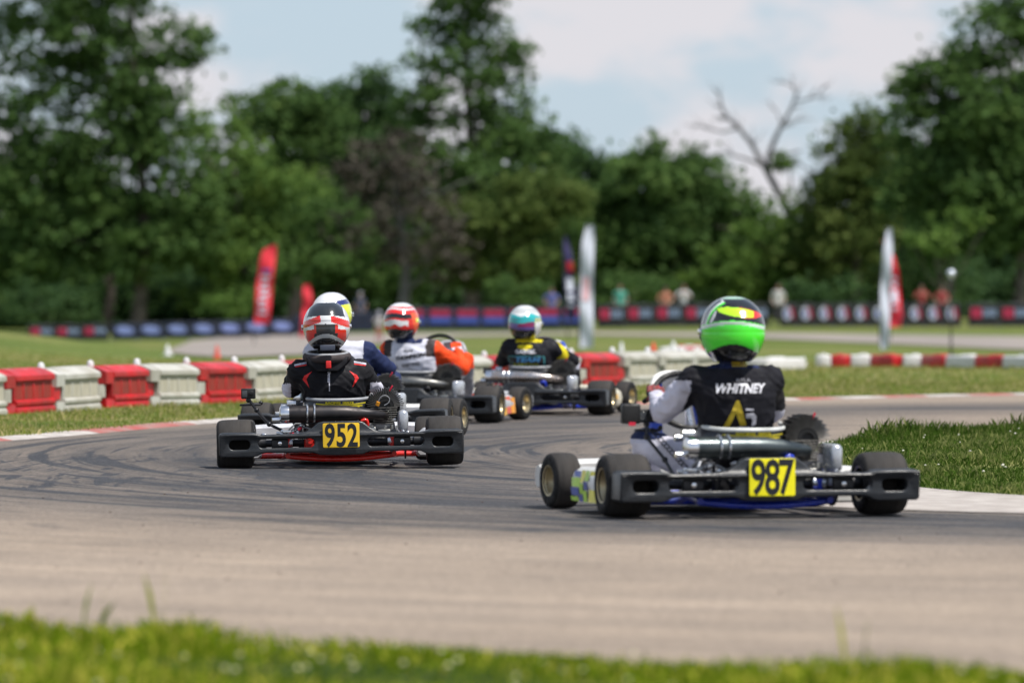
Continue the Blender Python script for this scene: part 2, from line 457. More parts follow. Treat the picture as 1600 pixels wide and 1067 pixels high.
def seg_dist(P, poly):
    d = np.full(len(P), 1e9)
    for a, b in zip(poly[:-1], poly[1:]):
        a = np.array(a[:2]); b = np.array(b[:2]); ab = b - a
        t = np.clip(((P - a) @ ab) / (ab @ ab), 0, 1)
        d = np.minimum(d, np.linalg.norm(P - (a + t[:, None] * ab), axis=1))
    return d
txs = np.arange(-16, 18.01, 0.2); tys = np.concatenate([np.arange(4, 14, 0.5), np.arange(14, 66.01, 0.2)])
X, Y = np.meshgrid(txs, tys); P = np.stack([X.ravel(), Y.ravel()], 1)
Z = T(X, Y).ravel() + 0.004
nx = len(txs)
mb = MB(); mb.v = np.column_stack([P, Z]).tolist()
mb.f = [(j * nx + i, j * nx + i + 1, (j + 1) * nx + i + 1, (j + 1) * nx + i) for j in range(len(tys) - 1) for i in range(nx - 1)]
mb.m = [0] * len(mb.f)
track = mb.build('track', asphalt(), clean=False); track['kind'] = 'structure'
line = resample([(12, 20.5, 0), (6, 22.6, 0), (2.6, 23.9, 0), (0.6, 25.6, 0), (-0.7, 28.5, 0), (-1.2, 32.5, 0), (-1.0, 37.5, 0), (-0.3, 42.5, 0), (1.2, 46.5, 0), (4, 49, 0), (12, 52, 0)], 0.8)
dd = seg_dist(P, line)
w = np.interp(P[:, 1], [20, 24, 28, 34, 40, 50], [1.2, 1.9, 2.9, 3.4, 2.8, 2.0])
rub = np.exp(-(dd / w) ** 2) * np.interp(P[:, 1], [20, 23, 28, 40, 48, 54], [0.95, 1.0, 1.0, 1.0, 0.85, 0.5])
line2 = resample([(-4.5, 29.5, 0), (-3.6, 31.5, 0), (-2.9, 34.5, 0), (-2.2, 38.5, 0), (-1.0, 43, 0), (0.5, 46.5, 0)], 0.8)
rub = np.maximum(rub, 0.42 * np.exp(-(seg_dist(P, line2) / 1.4) ** 2))
a = track.data.attributes.new('rubber', 'FLOAT', 'POINT'); a.data.foreach_set('value', np.clip(rub, 0, 1).astype(np.float32))
cx, cy = 5.2, 35.5
rr = np.hypot(P[:, 0] - cx, (P[:, 1] - cy) * 0.72); th = np.unwrap(np.arctan2(P[:, 1] - cy, -(P[:, 0] - cx)))
flow = np.column_stack([rr * 2.2, np.arctan2((P[:, 1] - cy) * 0.72, -(P[:, 0] - cx)) * 0.8, np.zeros(len(P))]).astype(np.float32)
ang2 = np.arctan2((P[:, 1] - 31.0) * 0.55, -(P[:, 0] - 3.4)); r2 = np.hypot(P[:, 0] - 3.4, (P[:, 1] - 31.0) * 0.55)
flow2 = np.column_stack([r2 * 2.0 + 0.5 * np.sin(P[:, 0] * 0.9), ang2 * 1.3, np.full(len(P), 5.0)]).astype(np.float32)
a = track.data.attributes.new('flow2', 'FLOAT_VECTOR', 'POINT'); a.data.foreach_set('vector', flow2.ravel())
mk = 0.9 * np.exp(-(((P[:, 0] + 3.2) / 2.2) ** 2 + ((P[:, 1] - 31.0) / 3.4) ** 2)) + 0.7 * np.exp(-(((P[:, 0] - 1.0) / 3.5) ** 2 + ((P[:, 1] - 24.3) / 1.6) ** 2))
a = track.data.attributes.new('marks', 'FLOAT', 'POINT'); a.data.foreach_set('value', np.clip(mk, 0, 1).astype(np.float32))
a = track.data.attributes.new('flow', 'FLOAT_VECTOR', 'POINT'); a.data.foreach_set('vector', flow.ravel())

# outer verge, beyond the far edge of the track
outer = resample([(-16, 24.5, 0), (-9, 29.0, 0), (-5.5, 33.4, 0), (-3.46, 38.0, 0), (-2.25, 43.4, 0), (-0.9, 47.3, 0), (1.0, 50.4, 0), (2.45, 52.4, 0), (4.97, 55.2, 0), (8.5, 57.6, 0), (18, 60.5, 0)], 0.35)
strip('outer_verge', [p[:2] for p in outer], [(p[0] * 1.15 - 0.3, 66.5) for p in outer], 0.010, grass_near, rows=24)

def normals2(pts):
    out = []
    for i in range(len(pts)):
        a = Vector(pts[max(i - 1, 0)][:2]); b = Vector(pts[min(i + 1, len(pts) - 1)][:2]); d = (b - a).normalized()
        out.append(Vector((-d.y, d.x)))
    return out
kred = mat('kerb_red', (0.38, 0.08, 0.065), 0.8, var=0.3, vscale=3.5, c2=(0.32, 0.20, 0.17))
kwhite = mat('kerb_white', (0.52, 0.48, 0.44), 0.8, var=0.15, vscale=3.5, c2=(0.34, 0.30, 0.27))
kconc = mat('kerb_concrete', (0.46, 0.42, 0.38), 0.9, var=0.1, vscale=7, bump=0.4, bscale=40, c2=(0.33, 0.29, 0.26))
def kerb(name, pts, w, h, runs, label=None):
    """low sloped kerb along pts; runs = list of (length, material index) repeated"""
    nn = normals2(pts); mb = MB(); n = len(pts); v = []
    for p, q in zip(pts, nn):
        z = tz(p[0], p[1])
        for k, hh in ((0, 0.005), (0.3, h), (0.85, h), (1.0, 0.012)):
            v.append((p[0] + q.x * w * k, p[1] + q.y * w * k, z + hh))
    acc = 0; ri = 0; left = 0 if callable(runs) else runs[0][0]
    mb.v = v
    for i in range(n - 1):
        acc = (Vector(pts[i + 1][:2]) - Vector(pts[i][:2])).length
        left -= acc
        if callable(runs): ci = runs(pts[i][0], pts[i][1])
        else:
            if left < 0: ri = (ri + 1) % len(runs); left += runs[ri][0]
            ci = runs[ri][1]
        for k in range(3):
            mb.f.append((i * 4 + k, (i + 1) * 4 + k, (i + 1) * 4 + k + 1, i * 4 + k + 1)); mb.m.append(ci)
    o = mb.build(name, [kred, kwhite, kconc]); o['kind'] = 'structure'; return o
kerb('kerb', resample([(-9, 28.8, 0), (-5.5, 33.2, 0), (-3.46, 37.8, 0), (-2.25, 43.2, 0), (-0.9, 47.1, 0), (1.0, 50.2, 0), (2.45, 52.2, 0), (4.97, 55.0, 0), (8.5, 57.4, 0)], 0.1), 0.30, 0.02, lambda x, y: (0 if y < 38.1 else 1 if y < 40.0 else 0 if y < 42.7 else 1 if y < 45 else 0 if y < 47.5 else 1 if y < 50 else int(math.floor(x / 0.44)) % 2))

# inner grass island inside the hairpin and its concrete kerb
isl_near = resample([(14, 23.0, 0), (6, 25.2, 0), (3.2, 26.6, 0), (2.46, 27.3, 0), (1.99, 28.6, 0), (1.80, 30.4, 0), (1.80, 33.6, 0), (1.95, 36.4, 0), (2.2, 37.9, 0)], 0.25)
isl_far = resample([(14, 45.0, 0), (6, 42.2, 0), (4.1, 41.0, 0), (3.5, 40.4, 0), (3.0, 39.6, 0), (2.6, 38.9, 0), (2.4, 38.4, 0), (2.28, 38.1, 0), (2.22, 37.98, 0)], 0.25)
def resn(pts, n):
    L = [0]
    for a, b in zip(pts[:-1], pts[1:]): L.append(L[-1] + (Vector(b) - Vector(a)).length)
    t = np.linspace(0, L[-1], n)
    return [(float(np.interp(q, L, [p[0] for p in pts])), float(np.interp(q, L, [p[1] for p in pts]))) for q in t]
isl_n, isl_f = resn(isl_near, 70), resn(isl_far, 70)
strip('grass_island', isl_n, isl_f, 0.012, grass_near, rows=20)
kb = [(p[0], p[1], 0) for p in resn([q for q in isl_near], 160)]
def side(pts, off): return [(p[0] + q.x * off, p[1] + q.y * off, 0) for p, q in zip(pts, normals2(pts))]
inner = [p for p in kb if p[1] < 36]
near_ = [p for p in inner if p[1] < 30.2]
nq = normals2(near_); mb = MB(); nn_ = len(near_)
for i, (p, q) in enumerate(zip(near_, nq)):
    tw = min(1, max(0, (30.2 - p[1]) / 2.6)); wdt = 0.06 + 1.25 * tw ** 1.3
    for k, hh in ((0.06, 0.02), (0.3, 0.02), (0.8, 0.016), (1.0, 0.008)):
        o_ = 0.06 + wdt * k if k > 0.06 else 0.06
        mb.v.append((p[0] + q.x * o_, p[1] + q.y * o_, hh * min(1, 0.3 + tw)))
for i in range(nn_ - 1):
    for k in range(3): mb.f.append((i * 4 + k, (i + 1) * 4 + k, (i + 1) * 4 + k + 1, i * 4 + k + 1)); mb.m.append(0)
kc_ = mb.build('kerb', kconc); kc_['kind'] = 'structure'
kerb('kerb', side(inner, 0.07), -0.10, 0.024, [(0.9, 0), (4.4, 2)])
kerb('kerb', side([p for p in kb if p[1] >= 36.1], 0.12), -0.12, 0.012, [(9, 1)])

# foreground verge
fg_far = [(-6 + 0.2 * i, 16.5 - max(0, (-6 + 0.2 * i) + 1.5) * 0.78 + 0.12 * math.sin(i * 0.9) + 0.10 * math.sin(i * 2.3)) for i in range(61)]
fg_far = [(x, max(13.2, y)) for x, y in fg_far]
fg_soil_shaded = groundmat('verge_soil_shaded', [(0.02, 0.04, 0.008), (0.04, 0.065, 0.012), (0.09, 0.085, 0.03)], patch=1.6)  # soil colour darkened to paint in the shadows between the blades
strip('foreground_verge', [(x, 6.0) for x, y in fg_far], fg_far, 0.012, fg_soil_shaded, rows=6)

# far loop of the track seen on both sides in the distance
road_tan = mat('far_asphalt', (0.27, 0.235, 0.205), 0.9, var=0.1, vscale=0.2, bump=0.2, bscale=20)
up = [(262, 549), (300, 533), (360, 527), (470, 523.5), (700, 521.5), (900, 520), (1150, 520.5), (1400, 524), (1760, 529)]
dn = [(255, 551), (300, 557), (360, 560), (470, 556), (560, 541), (720, 527), (900, 524), (1180, 529), (1450, 541), (1760, 555)]
pxs = np.linspace(262, 1760, 160)
def mapline(L, px):
    return [gp(float(p), float(np.interp(p, [q[0] for q in L], [q[1] for q in L]))) for p in px]
strip('far_road', mapline(dn, pxs), mapline(up, pxs), 0.03, road_tan, rows=10)

# ------------------------------------------------------------------ grass blades
def inpoly(px, py, poly):
    c = np.zeros(len(px), bool); n = len(poly)
    for i in range(n):
        x1, y1 = poly[i][:2]; x2, y2 = poly[i - 1][:2]
        cond = ((y1 > py) != (y2 > py)) & (px < (x2 - x1) * (py - y1) / (y2 - y1 + 1e-12) + x1)
        c ^= cond
    return c
def blades(name, pts, h0, h1, w0, w1, mat_, label, lean=0.5, seed=1, patch=0.5, dry=0.0):
    g = np.random.default_rng(seed); n = len(pts)
    x, y = pts[:, 0], pts[:, 1]; z = T(x, y) + 0.008
    ph = 0.5 + 0.5 * np.sin(x * 3.1 + 1.3 * np.sin(y * 1.7)) * np.sin(y * 2.3 + 0.7 * np.sin(x * 2.9))
    h = (h0 + (h1 - h0) * g.random(n) ** 1.6) * (0.40 + 1.15 * ph ** 1.4); wd = w0 + (w1 - w0) * g.random(n)
    a = g.random(n) * 2 * np.pi; ln = (g.random(n) ** 1.2) * lean; la = g.random(n) * 2 * np.pi
    ca, sa = np.cos(a) * wd / 2, np.sin(a) * wd / 2
    lx, ly = np.cos(la) * ln * h, np.sin(la) * ln * h
    V = np.zeros((n, 4, 3))
    V[:, 0] = np.column_stack([x - ca, y - sa, z]); V[:, 1] = np.column_stack([x + ca, y + sa, z])
    V[:, 2] = np.column_stack([x + lx * 0.45 + ca * 0.7, y + ly * 0.45 + sa * 0.7, z + h * 0.62])
    V[:, 3] = np.column_stack([x + lx, y + ly, z + h * (1 - 0.35 * ln)])
    t = np.clip(g.normal(0.42, 0.16, n) + patch * (ph - 0.5) * 0.5 + (g.random(n) < dry) * 0.5, 0, 1)
    me = np_mesh(name, V.reshape(-1, 3), 4, t, [mat_])
    o = bpy.data.objects.new(name, me); COL.objects.link(o)
    return tagobj(o, label, 'grass', None, 'stuff')
def scatter(poly, n, seed):
    g = np.random.default_rng(seed); P = np.array([p[:2] for p in poly]); lo, hi = P.min(0), P.max(0); out = []
    tot = 0
    while tot < n:
        q = lo + (hi - lo) * g.random((n * 2, 2)); q = q[inpoly(q[:, 0], q[:, 1], poly)]; out.append(q); tot += len(q)
        if len(q) == 0: break
    return np.concatenate(out)[:n]
bl_fg = leafmat('blade_bright', (0.05, 0.10, 0.003), (0.20, 0.305, 0.008), (0.66, 0.60, 0.09), 0.5)
bl_is = leafmat('blade_green', (0.028, 0.060, 0.006), (0.066, 0.124, 0.014), (0.30, 0.31, 0.11), 0.4)
bl_ov = leafmat('blade_mixed', (0.10, 0.15, 0.014), (0.23, 0.28, 0.045), (0.60, 0.50, 0.25), 0.4)
poly = [(-3.6, 12.0)] + [(x, y - 0.02 + 0.15) for x, y in fg_far if -3.6 < x < 3.6] + [(3.6, 12.0)]
pts = scatter(poly, 60000, 2)
blades('foreground_grass', pts, 0.012, 0.062, 0.004, 0.010, bl_fg, 'bright green grass blades along the near edge of the asphalt', 0.8, 3, 0.9, 0.22)
clump = []
gq = random.Random(12)
for c_ in range(60):
    x_ = gq.uniform(-3.3, 3.3); ye = float(np.interp(x_, [q[0] for q in fg_far], [q[1] for q in fg_far])); y_ = ye - abs(gq.gauss(0, 0.25)) - 0.02; s_ = gq.uniform(0.03, 0.12)
    clump += [[x_ + gq.gauss(0, s_), y_ + gq.gauss(0, s_)] for _ in range(int(900 * s_))]
blades('foreground_grass', np.array(clump), 0.03, 0.075, 0.004, 0.009, bl_fg, 'ragged tufts standing up along the rim of the near verge', 0.7, 13, 0.3, 0.12)
# a few tall stray blades
tall = np.array([[-1.22 + 0.03 * k + 0.02 * rng.random(), 15.9 + rng.random() * 0.3] for k in range(3)] + [[-0.98, 16.0], [-1.0, 16.05], [0.86, 14.6], [0.9, 14.65], [2.2, 13.9], [-0.1, 15.2]])
blades('tall_grass', tall, 0.12, 0.20, 0.007, 0.010, bl_fg, 'taller grass stalks standing up from the near verge', 0.5, 9, 0, 0.2)
poly = [p for p in isl_n if p[0] < 6.6] + [p for p in isl_f if p[0] < 6.6][::-1]
pts = scatter(poly, 120000, 4)
blades('island_grass', pts, 0.018, 0.065, 0.003, 0.008, bl_is, 'dark green mown grass inside the bend on the right', 0.8, 5, 1.2, 0.16)
edge = np.array([[p[0] + rng.gauss(0, 0.12) + (0.1), p[1] + rng.gauss(0, 0.3) - 0.25] for p in isl_f if p[0] < 6.6 for _ in range(260)])
blades('island_grass', edge[inpoly(edge[:, 0], edge[:, 1], poly)], 0.05, 0.12, 0.005, 0.010, bl_is, 'ragged taller grass on the far rim of the island', 0.5, 6, 0.4, 0.08)
ov = [p for p in outer if -7 < p[0] < 8]
pts = scatter([(p[0], p[1] + 0.42) for p in ov] + [(8.5, 64), (-0.5, 63), (-8, 52), (-8, 34)], 170000, 7)
blades('verge_grass', pts, 0.012, 0.055, 0.004, 0.009, bl_ov, 'patchy green and straw coloured grass between kerb and barriers', 0.7, 8, 0.9, 0.28)
pts = scatter([(-6, 63), (12, 63), (14, 98), (-10, 98)], 60000, 17)
blades('verge_grass', pts, 0.02, 0.06, 0.01, 0.022, bl_ov, 'pale mown grass beyond the barrier line', 0.7, 18, 0.9, 0.25)

# clover heads
def flowers(name, pts, r, z, m, label):
    g = np.random.default_rng(5); mb = MB()
    for p in pts:
        rr_ = r * (0.7 + 0.6 * g.random()); mb.ball((p[0], p[1], tz(p[0], p[1]) + z * (0.6 + 0.6 * g.random())), (rr_, rr_, rr_ * 0.75), 0, 6, 4)
    o = mb.build(name, m); return tagobj(o, label, 'clover', None, 'stuff')
cl = mat('clover_white', (0.62, 0.60, 0.48), 0.8, var=0.2)
cl2 = mat('clover_cream', (0.62, 0.60, 0.33), 0.8, var=0.2)
flowers('clover', scatter([p for p in isl_n if p[0] < 6] + [p for p in isl_f if p[0] < 6][::-1], 110, 31), 0.008, 0.055, cl, 'small white clover heads dotted over the island grass')
flowers('clover', scatter([(-3.2, 12.5), (-3.2, 16.3), (-1.4, 16.2), (2.9, 13.1), (2.9, 12.5)], 200, 33), 0.007, 0.050, cl2, 'pale cream clover heads in the near verge')
# debris on the asphalt
mb = MB(); g_ = random.Random(3)
for k in range(80):
    x = g_.uniform(-2.6, 2.6); y = g_.uniform(16.5, 31); s_ = g_.uniform(0.0015, 0.0045)
    mb.ball((x, y, 0.004 + s_ * 0.5), (s_ * 1.5, s_ * 1.5, s_ * 0.7), 0, 6, 4)
tagobj(mb.build('grit', mat('grit', (0.09, 0.06, 0.045), 0.9)), 'dark rubber crumbs and grit scattered on the tan asphalt', 'grit', None, 'stuff')

# ------------------------------------------------------------------ trees
bark = mat('bark', (0.10, 0.085, 0.07), 0.9, var=0.25, vscale=3, bump=0.6, bscale=12)
barkdead = mat('dead_wood', (0.13, 0.125, 0.12), 0.9, var=0.2, vscale=3, bump=0.4, bscale=12)
lf_dark = leafmat('leaf_dark', (0.0375, 0.0775, 0.0325), (0.0688, 0.13, 0.045), (0.1313, 0.2063, 0.065), 0.42)
lf_mid = leafmat('leaf_mid', (0.052, 0.1014, 0.0338), (0.0962, 0.1716, 0.0494), (0.1755, 0.2665, 0.0728), 0.45)
lf_light = leafmat('leaf_light', (0.0676, 0.13, 0.0338), (0.13, 0.2184, 0.0494), (0.2275, 0.325, 0.078), 0.45)
lf_olive = leafmat('leaf_olive', (0.06, 0.102, 0.0288), (0.114, 0.162, 0.0432), (0.192, 0.24, 0.072), 0.42)
lf_brown = leafmat('leaf_brown', (0.0405, 0.0378, 0.0324), (0.0945, 0.0837, 0.0675), (0.1755, 0.1553, 0.1215), 0.15)

DM = 3.1
def crown_pts(blobs, d, dens, leaf, g, clumpr=0.85, per=34, depth=1.0):
    V = []; Tn = []
    for b in blobs:
        px, py, rx, ry = b[:4]; rx *= 1.10; ry *= 1.08; k = b[4] if len(b) > 4 else 1.0
        cx = (px - 800) / F * d; cz = 1 - (py - 456) / F * d; rx = rx / F * d; rz = ry / F * d; ry_ = rx * depth
        area = math.pi * rx * rz; nc = max(3, int(area * dens * k * DM))
        q = g.normal(size=(nc, 3)); q /= np.linalg.norm(q, axis=1)[:, None]; rad = g.random(nc) ** 0.36
        q = q * rad[:, None]
        C = np.column_stack([cx + q[:, 0] * rx, d + q[:, 1] * ry_, cz + q[:, 2] * rz])
        cs = clumpr * (0.55 + 0.9 * g.random(nc)); ct = g.normal(0.42, 0.125, nc)
        for c, s_, t in zip(C, cs, ct):
            n = int(per * 1.25 * (0.6 + 0.8 * g.random())); o = g.normal(size=(n, 3)) * np.array([s_ * 0.5, s_ * 0.5, s_ * 0.28])
            o[:, 2] -= 0.25 * np.hypot(o[:, 0], o[:, 1]) * 0.8
            P = c + o; sz = leaf * (0.6 + 0.8 * g.random(n))[:, None]
            u = g.normal(size=(n, 3)); u /= np.linalg.norm(u, axis=1)[:, None]
            nr = g.normal(size=(n, 3)) + np.array([0, 0, 0.9]); w = np.cross(nr, u); w /= np.linalg.norm(w, axis=1)[:, None] + 1e-9
            u2 = np.cross(w, nr); u2 /= np.linalg.norm(u2, axis=1)[:, None] + 1e-9
            q4 = np.stack([P - u2 * sz * 0.5, P - w * sz * 0.32, P + u2 * sz * 0.55, P + w * sz * 0.32], 1)
            V.append(q4.reshape(-1, 3)); Tn.append(np.clip(t + g.normal(0, 0.10, n), 0, 1))
    return np.concatenate(V), np.concatenate(Tn)

def trunk_mb(x, y, z0, h, r, g, limbs=7, lean=0.0, targets=None):
    mb = MB(); pts = []; n = 9
    for i in range(n + 1):
        t = i / n; pts.append((x + lean * t * h * 0.3 + 0.25 * math.sin(t * 5 + x), y + 0.2 * math.sin(t * 4), z0 + h * t))
    mb.path(pts, [r * (1.25 if i == 0 else 1) * (1 - 0.75 * i / n) for i in range(n + 1)], 9)
    for k in range(limbs):
        t = 0.3 + 0.65 * k / limbs; i = int(t * n); p = Vector(pts[i]); a = g.random() * 6.28
        if targets is not None and len(targets):
            e = Vector(targets[int(g.random() * len(targets)) % len(targets)])
            if e.z < p.z - 0.5: e.z = p.z + 1
        else:
            L = h * (0.35 - 0.15 * t); e = p + Vector((math.cos(a) * L, math.sin(a) * L, L * 0.7))
        m_ = (p + e) / 2 + Vector((0, 0, -0.3)); q = e + (e - m_) * 0.02
        mb.path([p, p.lerp(m_, 0.5) + Vector((g.random() * 0.3, 0, 0.1)), m_, m_.lerp(q, 0.5) + Vector((0, 0, g.random() * 0.4)), q],
                [r * 0.42 * (1 - 0.5 * t), r * 0.34 * (1 - 0.5 * t), r * 0.25 * (1 - 0.5 * t), r * 0.15, r * 0.06], 6)
    return mb

def tree(label, d, blobs, m, name='tree', tx=None, tr=0.30, th=None, dens=0.95, leaf=0.36, seed=1, clumpr=0.85, per=34, cat='tree', group='trees behind the far fence', limbs=8, wood=None, depth=1.0):
    g = np.random.default_rng(seed)
    if tx is None: tx = sum(b[0] for b in blobs) / len(blobs)
    x = (tx - 800) / F * d; z0 = tz(x, d); top = max(1 - (b[1] - b[3] * 0.4 - 456) / F * d for b in blobs)
    h = (top - z0) * 0.86 if th is None else th
    V, t = crown_pts(blobs, d, dens, leaf, g, clumpr, per, depth)
    root = empty(name, (x, d, z0), label=label, cat=cat, group=group)
    V = V - np.array([x, d, z0]); V = V[: len(V) // 4 * 4]
    me = np_mesh('crown', V, 4, t, [m]); o = bpy.data.objects.new('crown', me); COL.objects.link(o); o.parent = root
    tg = [(V[i * 4][0], V[i * 4][1], V[i * 4][2]) for i in g.integers(0, len(V) // 4, 30)]
    trunk_mb(0, 0, -0.05, h, tr, g, limbs, 0, tg).build('trunk', wood or bark, root)
    return root

# left giant and its neighbours (pixel-space blobs are converted to metres at the tree's own distance)
tree('tall tree at the far left, crown running out of the picture', 262,
     [(60, 40, 120, 90, .62), (180, 60, 90, 80, .85), (250, 200, 60, 60, .8), (130, 230, 80, 60, .55), (50, 230, 80, 60, .4), (60, -60, 160, 80), (200, -40, 60, 60), (285, 85, 38, 32, .8), (270, 60, 50, 30, .7), (30, 160, 90, 60, .42), (170, 150, 90, 50, .6), (230, 170, 60, 50), (60, 300, 110, 70), (190, 260, 90, 80), (290, 300, 60, 60), (130, 380, 130, 60), (250, 375, 80, 50, .9), (10, 370, 80, 80)],
     lf_mid, tx=215, tr=0.34, seed=21, dens=0.82, clumpr=0.95, per=38)
tree('dark tree with two pale trunks left of the red flag', 268, [(60, 250, 90, 60, .35), (0, 250, 60, 90, .45), (100, 330, 110, 70), (20, 440, 90, 40, .6)], lf_dark, tx=165, tr=0.26, seed=22, dens=0.8)
tree('mid green tree with sky gaps, right of the tall left one', 266,
     [(330, 185, 42, 35, .8), (300, 235, 45, 30, .5), (360, 240, 50, 40, .7), (350, 320, 90, 55), (440, 300, 70, 60, .9), (400, 380, 110, 50), (330, 430, 80, 40, .7)],
     lf_light, tx=372, seed=23, dens=0.7)
tree('rounded green tree behind the red flag', 276, [(410, 175, 50, 40), (455, 165, 55, 40), (440, 215, 80, 50), (500, 170, 40, 45), (420, 290, 90, 60)], lf_mid, tx=455, seed=24, dens=0.95)
tree('dark tree with a pointed top left of the tallest centre tree', 282, [(560, 160, 55, 42), (592, 130, 18, 28), (610, 175, 50, 45), (520, 200, 55, 50), (580, 240, 90, 60), (540, 330, 90, 70)], lf_dark, tx=570, seed=25, dens=1.0)
tree('tallest centre tree, airy at the top and running out of the picture', 270,
     [(720, 10, 62, 40), (740, -40, 60, 45), (690, 60, 55, 30), (790, 70, 32, 30), (740, 95, 70, 34, .9), (660, 110, 36, 22, .8), (800, 115, 30, 22, .7), (720, 150, 80, 32, .6), (660, 180, 50, 34, .6), (790, 190, 55, 40), (830, 215, 40, 38), (740, 250, 110, 60), (840, 270, 60, 50), (720, 340, 110, 60), (830, 350, 80, 60)],
     lf_mid, tx=735, tr=0.4, seed=26, dens=0.85)
tree('broad olive green tree between the centre tree and the blue flag', 258, [(760, 330, 70, 55), (830, 310, 60, 45), (800, 390, 90, 50), (720, 400, 60, 50), (880, 300, 45, 45)], lf_olive, tx=800, seed=27, dens=0.8, tr=0.24)
tree('dark green tree behind the white and blue flags', 275, [(880, 240, 35, 35), (905, 275, 45, 38), (860, 330, 80, 60), (930, 330, 45, 60), (900, 410, 90, 50)], lf_dark, tx=890, seed=28, dens=1.0)
tree('brownish half dead tree wrapped in grey vines near the centre', 255,
     [(600, 260, 50, 60, .7), (640, 230, 35, 50, .6), (590, 340, 60, 60, .7), (660, 330, 55, 70, .7), (560, 280, 35, 45, .5), (690, 400, 50, 45, .5)],
     lf_brown, tx=625, seed=29, dens=0.75, wood=barkdead, leaf=0.28, limbs=14)
tree('leafy green tree right behind the orange helmet driver', 262, [(560, 400, 90, 45), (470, 400, 70, 50), (640, 430, 60, 40), (520, 350, 60, 40, .7)], lf_mid, tx=520, seed=30, dens=0.85, tr=0.22)
tree('yellow green small tree in the notch left of the round tree', 300, [(968, 262, 28, 22), (985, 290, 40, 35), (950, 300, 30, 40)], lf_light, tx=965, seed=31, dens=1.2, tr=0.22)
tree('round topped green tree right of the white flag', 272, [(1045, 245, 42, 32), (1000, 280, 50, 42), (1090, 280, 52, 42), (1050, 300, 90, 60), (1140, 330, 45, 38), (1060, 380, 110, 60), (1165, 360, 38, 38), (960, 370, 60, 70)],
     lf_mid, tx=1050, seed=32, dens=1.15, tr=0.36)
tree('low bushy green tree below the bare dead tree', 268, [(1215, 375, 50, 36), (1258, 385, 34, 34), (1180, 400, 60, 50), (1260, 345, 40, 38), (1245, 410, 70, 50), (1150, 430, 70, 40)], lf_light, tx=1215, seed=33, dens=0.95, tr=0.22)
tree('olive tree with a narrow crown left of the big right tree', 266, [(1290, 315, 36, 34), (1318, 245, 32, 40), (1352, 178, 24, 24), (1345, 225, 34, 45), (1330, 300, 60, 55), (1310, 380, 80, 60), (1360, 270, 30, 60, .8)],
     lf_olive, tx=1330, seed=34, dens=1.0, tr=0.28)
tree('huge green tree at the right edge of the picture', 258,
     [(1425, 150, 30, 34), (1455, 125, 42, 34), (1500, 90, 46, 40), (1560, 40, 50, 45), (1620, 20, 60, 80), (1450, 210, 55, 60), (1540, 170, 90, 80), (1430, 290, 50, 55), (1520, 290, 90, 70), (1620, 250, 80, 110), (1480, 360, 70, 46, .9), (1590, 350, 60, 40, .7)],
     lf_mid, tx=1590, tr=0.28, seed=35, dens=1.0, clumpr=0.95)
tree('dark tree behind the thin white flag', 270, [(1400, 230, 40, 60, .8), (1400, 330, 60, 60), (1380, 410, 80, 50), (1450, 430, 80, 40)], lf_dark, tx=1400, seed=36, dens=0.95)
tree('light green lower boughs hanging in front of the huge right tree', 250, [(1455, 375, 38, 22, .8), (1490, 345, 30, 18, .7)], lf_light, tx=1472, seed=37, dens=0.8, tr=0.12, th=3.0)

def shrub(label, px, d, blobs, m, seed, dens=1.3):
    return tree(label, d, blobs, m, name='shrub', tx=px, tr=0.07, dens=dens, leaf=0.26, seed=seed, clumpr=0.55, cat='shrub', group='shrubs along the foot of the trees', limbs=4)
shrub('yellow green shrub just left of the tall red flag', 358, 246, [(360, 480, 28, 26), (385, 470, 22, 22)], lf_light, 41)
shrub('dark shrub at the far left behind the grass mound', 70, 250, [(60, 470, 60, 36), (110, 480, 40, 28)], lf_dark, 42)
shrub('mid green shrub behind the silver helmet', 800, 248, [(800, 455, 40, 26), (840, 460, 30, 22)], lf_mid, 43)
shrub('mid green shrub right of the white flag', 985, 248, [(985, 450, 40, 30), (1030, 455, 30, 24)], lf_mid, 44)
shrub('dark green shrub above the round logo banners', 1300, 248, [(1300, 455, 60, 28), (1250, 460, 40, 22)], lf_dark, 45)

# dense wood filling in behind the single trees
g = np.random.default_rng(77)
prof_x = [-100, 0, 150, 260, 320, 400, 520, 640, 760, 860, 930, 960, 1040, 1120, 1190, 1240, 1300, 1360, 1420, 1500, 1600, 1720]
prof_y = [330, 335, 300, 290, 300, 240, 220, 230, 240, 270, 310, 320, 270, 300, 365, 370, 320, 270, 220, 160, 100, 90]
bl = []
for px in range(-120, 1740, 38):
    yt = float(np.interp(px, prof_x, prof_y))
    for py in range(int(yt) + 42, 505, 46): bl.append((px + rng.uniform(-12, 12), py + rng.uniform(-8, 8), 34, 34))
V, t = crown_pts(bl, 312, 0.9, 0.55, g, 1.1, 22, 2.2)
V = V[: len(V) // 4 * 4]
o = bpy.data.objects.new('wood', np_mesh('wood', V, 4, t * 0.75, [lf_dark])); COL.objects.link(o)  # leaf tint lowered, putting the shade behind the trees into the colour
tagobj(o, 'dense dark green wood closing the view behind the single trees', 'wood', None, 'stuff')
bl = [(px, 478 + rng.uniform(-6, 6), 40, 24) for px in range(-120, 1740, 36)] + [(px, 448 + rng.uniform(-10, 10), 40, 28) for px in range(-120, 1740, 40)]
V, t = crown_pts(bl, 282, 1.1, 0.4, g, 0.9, 26, 1.6)
V = V[: len(V) // 4 * 4]
o = bpy.data.objects.new('undergrowth', np_mesh('undergrowth', V, 4, t * 0.8, [lf_dark])); COL.objects.link(o)
tagobj(o, 'dark undergrowth along the foot of the wood', 'undergrowth', None, 'stuff')

